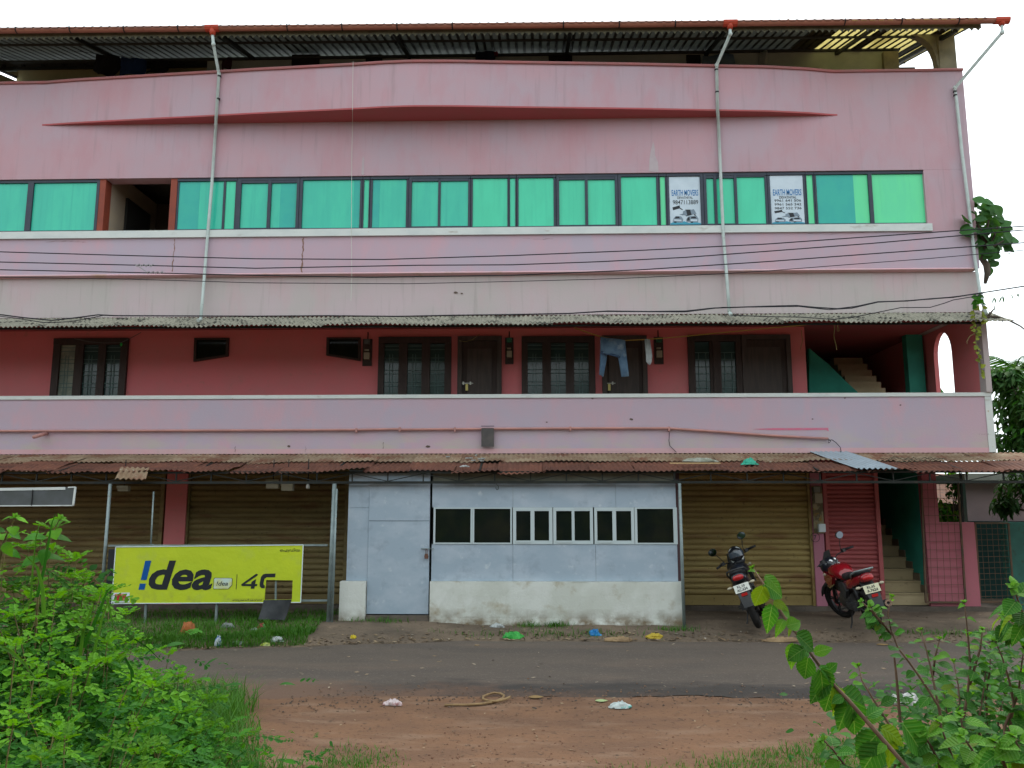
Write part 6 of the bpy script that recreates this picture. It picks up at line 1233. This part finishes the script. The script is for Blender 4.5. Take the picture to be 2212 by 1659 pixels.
# undergrowth and grass too dense to count
def undergrowth(name, spots, leaves, mats, size, seed, n):
    r = random.Random(seed); cl = Cloud()
    for x, y, Y, rad in spots:
        c = P(x, y, Y)
        for _ in range(n):
            p = c+Vector((r.gauss(0, rad), r.gauss(0, rad*.8), -abs(r.gauss(0, rad*.8)))); az = r.uniform(0, 6.28)
            if p.z < gz(p.x, p.y): p.z = gz(p.x, p.y)+.02
            cl.add(leaves[r.randrange(len(leaves))], p, orient((c_(az), s_(az), r.uniform(-.3,.6)), (r.uniform(-.4,.4), -.4, 1), size*r.uniform(.5, 1.2)), r.choice((0,0,1,1,2)))
    return cl.build(name, list(mats))
undergrowth('undergrowth', [(1970,1575,3.7,.18), (2090,1540,3.8,.25), (2180,1520,3.7,.28), (2220,1430,3.8,.25), (2060,1610,3.0,.22), (2010,1640,3.0,.18), (2180,1600,3.0,.25), (2120,1460,4.2,.25), (2040,1480,4.4,.18), (2210,1370,4.0,.14)], OVAL+ROUND+LANCE, (LFD, LFD, LF), .05, 3, 300)
undergrowth('thicket_floor', [(60,1500,4.2,.45), (200,1500,4.6,.45), (320,1560,5.2,.42), (80,1620,3.2,.35), (220,1640,3.6,.38), (380,1620,5.2,.4), (480,1620,6.2,.36), (120,1380,5.0,.45), (240,1450,5.6,.4), (20,1300,5.2,.4)], PIN+LANCE, (LFD, LF, LFD), .10, 8, 130)
def grass(name, n, f, h, seed, w=.006, m=GRASS):
    r = random.Random(seed); V = []; F = []; k = 0
    for _ in range(n):
        x, y, hs = f(r); z = gz(x, y)-.01; hh = h*hs*r.uniform(.45, 1.25); az = r.uniform(0, 6.28); ln = r.uniform(.2, 1.0)*hh; dx, dy = c_(az)*ln, s_(az)*ln; px_, py_ = -s_(az)*w*.5*r.uniform(.7,1.6), c_(az)*w*.5
        for t, ww in ((0,1), (.45,.85), (.8,.5), (1,.08)): b = t*t; V += [(x+dx*b-px_*ww, y+dy*b-py_*ww, z+hh*(t-.18*b)), (x+dx*b+px_*ww, y+dy*b+py_*ww, z+hh*(t-.18*b))]
        for j in range(3): F.append((k+2*j, k+2*j+1, k+2*j+3, k+2*j+2))
        k += 8
    mb = MB(); mb.v = V; mb.f = F; mb.mi = [0]*len(F); return mb.build(name, m, kind='stuff', smooth=True)
def gzone(pts, jit):
    def f(r):
        x, y = r.choice(pts); g_ = G(x+r.gauss(0, jit), y+r.gauss(0, jit*.28), .02); return g_.x, min(g_.y, 20), 1
    return f
def lzone(r):
    while True:
        x = r.uniform(-4.6, -1.5); y = r.uniform(5.6, 9.0)
        if x < -1.75-.42*(y-6.0)**1.0+.35*nz(x*2, y*2)-.25*r.random()**2: return x, y, 1.0+.5*sm(-2, -3.2, x)
grass('left_grass', 9000, lzone, .20, 1, .008)
def rzone(r):
    while True:
        x = r.uniform(.4, 4.6); y = r.uniform(5.2, 7.6); lim = max(6.3, min(7.8, 6.7+.5*(x-1.1)))
        if y < lim+.35*nz(x*2.2, y*2.2, 3)+.25*r.gauss(0, .5): return x, y, .8+.3*nz(x*3, y*3, 8)
grass('right_grass', 19000, rzone, .085, 2, .006)
def vz(r):
    x = r.uniform(-7.2, -3.35); e = 12.97+min(0, x+1)*.245
    y = e+abs(r.gauss(.25, .45)) if r.random() < .6 else r.uniform(e, 14.7)
    return x, y, 1+.5*nz(x*2, y*2)
grass('verge_grass', 11000, vz, .12, 3, .009)
grass('verge_tufts', 1500, lambda r: (lambda c: (r.gauss(c[0], c[2]), r.gauss(c[1], .05), 1))(r.choice(((-3.6,13.75,.3), (-.2,13.1,.9), (.6,13.12,.6), (-2.55,13.55,.25), (.35,13.55,.12), (6.2,13.2,.5), (7.4,13.3,.5), (2.2,13.35,.2), (-.1,13.58,.1)))), .10, 4, .007)
grass('earth_tufts', 900, lambda r: (r.gauss(-1.45, .18), r.gauss(6.75, .2), .8), .07, 6, .006)
def blades(label, spec, seed):
    t = None
    for i, (pts, Y, w) in enumerate(spec):
        q = [P(x, y, Y) for x, y in pts]; 
        if t is None: t = thing('tall_grass', label, 'grass', (q[0].x, q[0].y, gz(q[0].x, q[0].y)))
        mb = MB(); n = len(q); sd_ = [Vector((w*(1-(i_/(n-1))**1.6)+.001, 0, 0)) for i_ in range(n)]; mb.rings([[a-s for a, s in zip(q, sd_)], [a+Vector((0,.006,0)) for a in q], [a+s for a, s in zip(q, sd_)]], cap=False, closed=False); mb.build('grass_blade', GRASS if i % 3 else LFD, t, smooth=True)
blades('tall arching grass blades standing out of the left thicket', [([(80,1290),(95,1230),(105,1170),(112,1130),(119,1111)], 4.3, .008), ([(66,1300),(70,1240),(78,1160),(84,1135)], 4.3, .005), ([(95,1330),(92,1270),(80,1225),(55,1200),(30,1190)], 4.0, .010), ([(180,1400),(215,1320),(232,1275),(245,1265)], 4.6, .010),
   ([(190,1480),(205,1400),(222,1330),(240,1282)], 4.4, .009), ([(0,1395),(20,1405),(50,1430),(75,1465)], 2.6, .012), ([(290,1500),(285,1450),(270,1420),(262,1432)], 4.2, .010), ([(170,1440),(180,1360),(200,1310),(222,1300)], 4.5, .010), ([(230,1290),(238,1320),(245,1360)], 4.5, .008), ([(255,1390),(290,1380),(320,1400),(350,1430)], 4.6, .008), ([(310,1660),(312,1620),(322,1580),(330,1570)], 3.9, .010)], 1)
# ficus growing out of the corner, and the hanging vine
fic = thing('wall_fig', 'wild fig bush growing out of the building corner beside the drainpipe', 'fig bush', P(2120, 610, 15.15))
mb = MB(); mb.tube([P(x, y, 15.12) for x, y in ((2128,612), (2133,590), (2131,572), (2122,560), (2130,545), (2128,520), (2120,495))], [.03,.055,.06,.055,.05,.035,.02], 8)
for pth in (((2130,545),(2148,510),(2158,480),(2166,465)), ((2126,520),(2110,480),(2102,450),(2106,432)), ((2120,500),(2095,490),(2078,500)), ((2130,540),(2150,530),(2168,520)), ((2128,530),(2135,480),(2140,450))): mb.tube([P(x, y, 15.05) for x, y in pth], [.03,.02,.012,.008][:len(pth)], 6)
mb.build('trunk', BARK, fic, smooth=True); r = random.Random(9)
for (x, y) in [(2100,430),(2108,436),(2096,440),(2118,442),(2126,440),(2140,448),(2152,452),(2158,456),(2110,452),(2098,458),(2125,458),(2140,465),(2152,468),(2160,470),(2172,478),(2082,476),(2090,484),(2105,474),(2118,476),(2132,480),(2145,484),(2158,490),(2168,494),(2078,498),(2072,505),(2090,498),(2104,496),(2116,500),(2130,500),(2144,504),(2156,506),(2168,506),(2120,514),(2134,516),(2146,518),(2158,524),(2168,530),(2166,540),(2160,548),(2150,536),(2140,530),(2152,552),(2112,508),(2100,512),(2126,526),(2175,515),(2146,560),(2166,516)]:
    p = P(x+r.uniform(-3,3), y+r.uniform(-3,3), 15.0+r.uniform(-.15,.2)); az = r.uniform(0, 6.28); place('leaf', lmesh(ROUND, r.randrange(2), LFIC), fic, p, orient((c_(az), s_(az)*.5, r.uniform(-.7,.5)), (r.uniform(-.5,.5), -1, .5), .26*r.uniform(.75, 1.2)))
    for _q in (0, 1): place('leaf', lmesh(ROUND, r.randrange(2), LFIC), fic, p+Vector((r.uniform(-.1,.1), .15+.1*_q, r.uniform(-.1,.1))), orient((r.uniform(-1,1), r.uniform(-.3,.3), r.uniform(-.7,.5)), (r.uniform(-.5,.5), -1, .3), .22*r.uniform(.7, 1.1)))
vin = thing('hanging_vine', 'pale yellow-green vine trailing from the cables down the building corner', 'vine', P(2120, 820, 14.5))
pv = [(2118,636),(2108,650),(2103,668),(2106,690),(2102,705),(2108,720),(2108,740),(2112,760),(2117,780),(2120,800),(2123,815)]; pv2 = [(2124,640),(2123,665),(2121,690),(2118,715),(2110,728)]; pv3 = [(2106,720),(2095,726),(2088,738),(2090,742)]; mb = MB()
for q in (pv, pv2, pv3): mb.tube([P(x, y, 14.45) for x, y in q], .008, 4)
mb.build('stem', STEM, vin)
for q in (pv, pv2):
    for i in range(len(q)-1):
        for k in range(3): u = k/3; x = q[i][0]+(q[i+1][0]-q[i][0])*u; y = q[i][1]+(q[i+1][1]-q[i][1])*u; az = r.uniform(0, 6.28); place('leaf', lmesh(HEART, r.randrange(3), LVINE if y > 660 else LF), vin, P(x, y, 14.44), orient((c_(az), -.3, r.uniform(-1,.2)), (r.uniform(-.6,.6), -1, .3), .085*r.uniform(.6, 1.25)*(1.3 if y < 665 else 1)))
brn = stemplant('bare_branch', 'thin bare branch reaching out from the grey awning end at the right', 'branch', [([(2225,722),(2205,705),(2180,692),(2150,684),(2125,685)], 14.6, 14.6), ([(2148,666),(2140,676),(2134,684)], 14.6, 14.6)], LANCE, (LTREE, LTREE, LTREE), .09, 3, 61, .018, BARK, base=False, rosette=4)
stemplant('cable_creeper', 'few dark creeper leaves dangling from the cable right of the building', 'creeper', [([(2200,632),(2185,634),(2165,636),(2145,640),(2126,636)], 14.4, 14.4)], LANCE, (LFIC, LFIC, LFIC), .11, 4, 62, .004, STEM, base=False, rosette=0, droop=1.6)
# trees at the right behind the corner
def tree(name, label, base, blobs, n, size, leaves, seed, mats=(LTREE, LFIC, LF), trunk_r=.14, bark=BARK):
    r = random.Random(seed); t = thing(name, label, 'tree', base); b = Vector(base); c0 = sum((Vector(q[:3]) for q in blobs), Vector())/len(blobs)
    fork = b.lerp(Vector((b.x*.6+c0.x*.4, b.y*.6+c0.y*.4, c0.z)), .55); mb = MB(); mb.tube([b-Vector((0,0,.1)), b.lerp(fork, .5)+Vector((.06,0,0)), fork], [trunk_r, trunk_r*.8, trunk_r*.6], 8)
    for q in blobs: c = Vector(q[:3]); mb.tube([fork, fork.lerp(c, .5)+Vector((0,0,.15)), c], [trunk_r*.5, trunk_r*.28, .02], 6)
    mb.build('trunk', bark, t, smooth=True); cl = Cloud()
    for _ in range(n):
        q = blobs[r.randrange(len(blobs))]; v = Vector((r.gauss(0,1), r.gauss(0,1), r.gauss(0,1))).normalized()*q[3]*(r.random()**.4); v.z *= .8
        if nz(v.x*2.6+q[0], v.y*2.6, v.z*2.6+seed) < -.12: continue
        az = r.uniform(0, 6.28); cl.add(leaves[r.randrange(len(leaves))], Vector(q[:3])+v, orient((c_(az), s_(az), r.uniform(-.9,.1)), (r.uniform(-.5,.5), r.uniform(-.6,.4), 1), size*r.uniform(.6, 1.3)), r.choice((0,0,0,1,1,2)) if v.z > 0 else r.choice((0,0,1)))
    cl.build('crown', list(mats), t); return t
tree('mango_tree', 'dense dark mango tree behind the right corner of the building', (12.0, 19.2, 0), [(10.75,18.6,3.4,.6), (10.85,18.7,4.2,.62), (11.5,19,4.6,.85), (11.7,18.8,3.2,.95), (12.8,19.4,4.2,1.1), (10.8,18.8,2.6,.6), (12.0,19,2.4,.9), (14.0,20,4.6,1.2), (11.2,18.6,3.8,.7), (10.65,18.7,4.9,.35)], 9000, .22, LANCE, 4)
tree('mango_tree', 'nearer mango branches hanging over the yard at the right edge', (11.2, 16.6, 0), [(9.2,16.2,2.35,.36), (9.7,16.1,2.2,.45), (10.2,16.2,2.5,.6), (8.95,16.25,2.05,.22), (9.6,16.1,1.8,.3), (11.0,16.4,2.6,.7), (9.3,16.1,2.6,.4)], 1900, .19, LANCE, 5, trunk_r=.09)
tree('leafy_shrub', 'bright green shrub seen through the gap above the low pink wall', (8.75, 18.0, 0), [(8.6,18,2.0,.3), (8.8,18,1.75,.35), (9.0,18,2.4,.3), (8.5,18.1,1.7,.3), (9.05,18,1.7,.3), (8.95,17.9,2.7,.25)], 700, .12, OVAL, 6, (LF, LFY, LFYL), .04)
def palm(label, base, ht, n, ln, seed, lean=0):
    r = random.Random(seed); t = thing('palm_tree', label, 'palm', base); b = Vector(base); top = b+Vector((lean, 0, ht)); MB().tube([b, b.lerp(top, .5)+Vector((-lean*.15, 0, 0)), top], [.16, .12, .09], 8).build('trunk', BARK, t, smooth=True)
    for k in range(n):
        az = 6.28*k/n+r.uniform(-.2,.2); el = r.uniform(.15, 1.1); mb = MB(); pts = [top+Vector((c_(az)*ln*u*c_(el*.6), s_(az)*ln*u*c_(el*.6), ln*(u*s_(el)-.62*u*u))) for u in [i/9 for i in range(10)]]; mb.tube(pts, [.022*(1-i/11) for i in range(10)], 4)
        for i in range(1, 10):
            for h_ in (0, .5):
                p = pts[i-1].lerp(pts[i], h_); ax = (pts[i]-pts[i-1]).normalized(); sd_ = ax.cross(Vector((0,0,1))).normalized(); w = ln*.30*s_(math.pi*min(1, i/10+.12))
                for s in (-1, 1): d = (sd_*s+ax*.55-Vector((0,0,.45))).normalized(); q = ax*.022; mb.face(p-q, p+d*w*.5-q*.9, p+d*w, p+d*w*.5+q, p+q)
        mb.build('frond', LTREE if k % 3 else LF, t)
palm('coconut palm with ragged fronds rising behind the mango tree', (12.45, 21.5, 0), 5.5, 16, 1.5, 3); palm('second palm whose fronds arch in at the right picture edge', (14.6, 22.5, 0), 5.0, 12, 1.9, 7)
bn = thing('banana_plant', 'pale banana leaf glimpsed through the arched opening in the side wall', 'banana', (12.0, 24.3, 0)); MB().tube([(12.0,24.3,0), (12.0,24.3,4.3)], [.12,.06], 7).build('trunk', STEM, bn)
for k, (az, el) in enumerate(((2.6,.9), (3.4,.5), (.2,.8), (4.6,.7), (1.4,.6))): place('leaf', lmesh(LANCE, 0, LFIC), bn, (12.0,24.3,4.0), orient((c_(az), s_(az)*.4, el), (0,-1,.5), 1.6))
# unseen roadside trees opposite the building; height and density set to block low sky
rr = random.Random(21); cl = Cloud()
for k in range(15):
    cx, cy, hh = -36+5.2*k+rr.uniform(-1.2,1.2), -10+rr.uniform(-1.5,1.5), rr.uniform(8, 10.5)
    for _ in range(800):
        v = Vector((rr.gauss(0,1), rr.gauss(0,1), rr.gauss(0,1))).normalized()*rr.random()**.4; az = rr.uniform(0, 6.28)
        cl.add(OVAL[0], (cx+3.8*v.x, cy+2.2*v.y, hh*.52+hh*.47*v.z), orient((c_(az), s_(az), rr.uniform(-.6,.3)), (rr.uniform(-.5,.5), rr.uniform(-.5,.5), 1), rr.uniform(.7, 1.3)), 0)
cl.build('unseen_roadside_trees', [LTREE])
print('objects', len(D.objects))
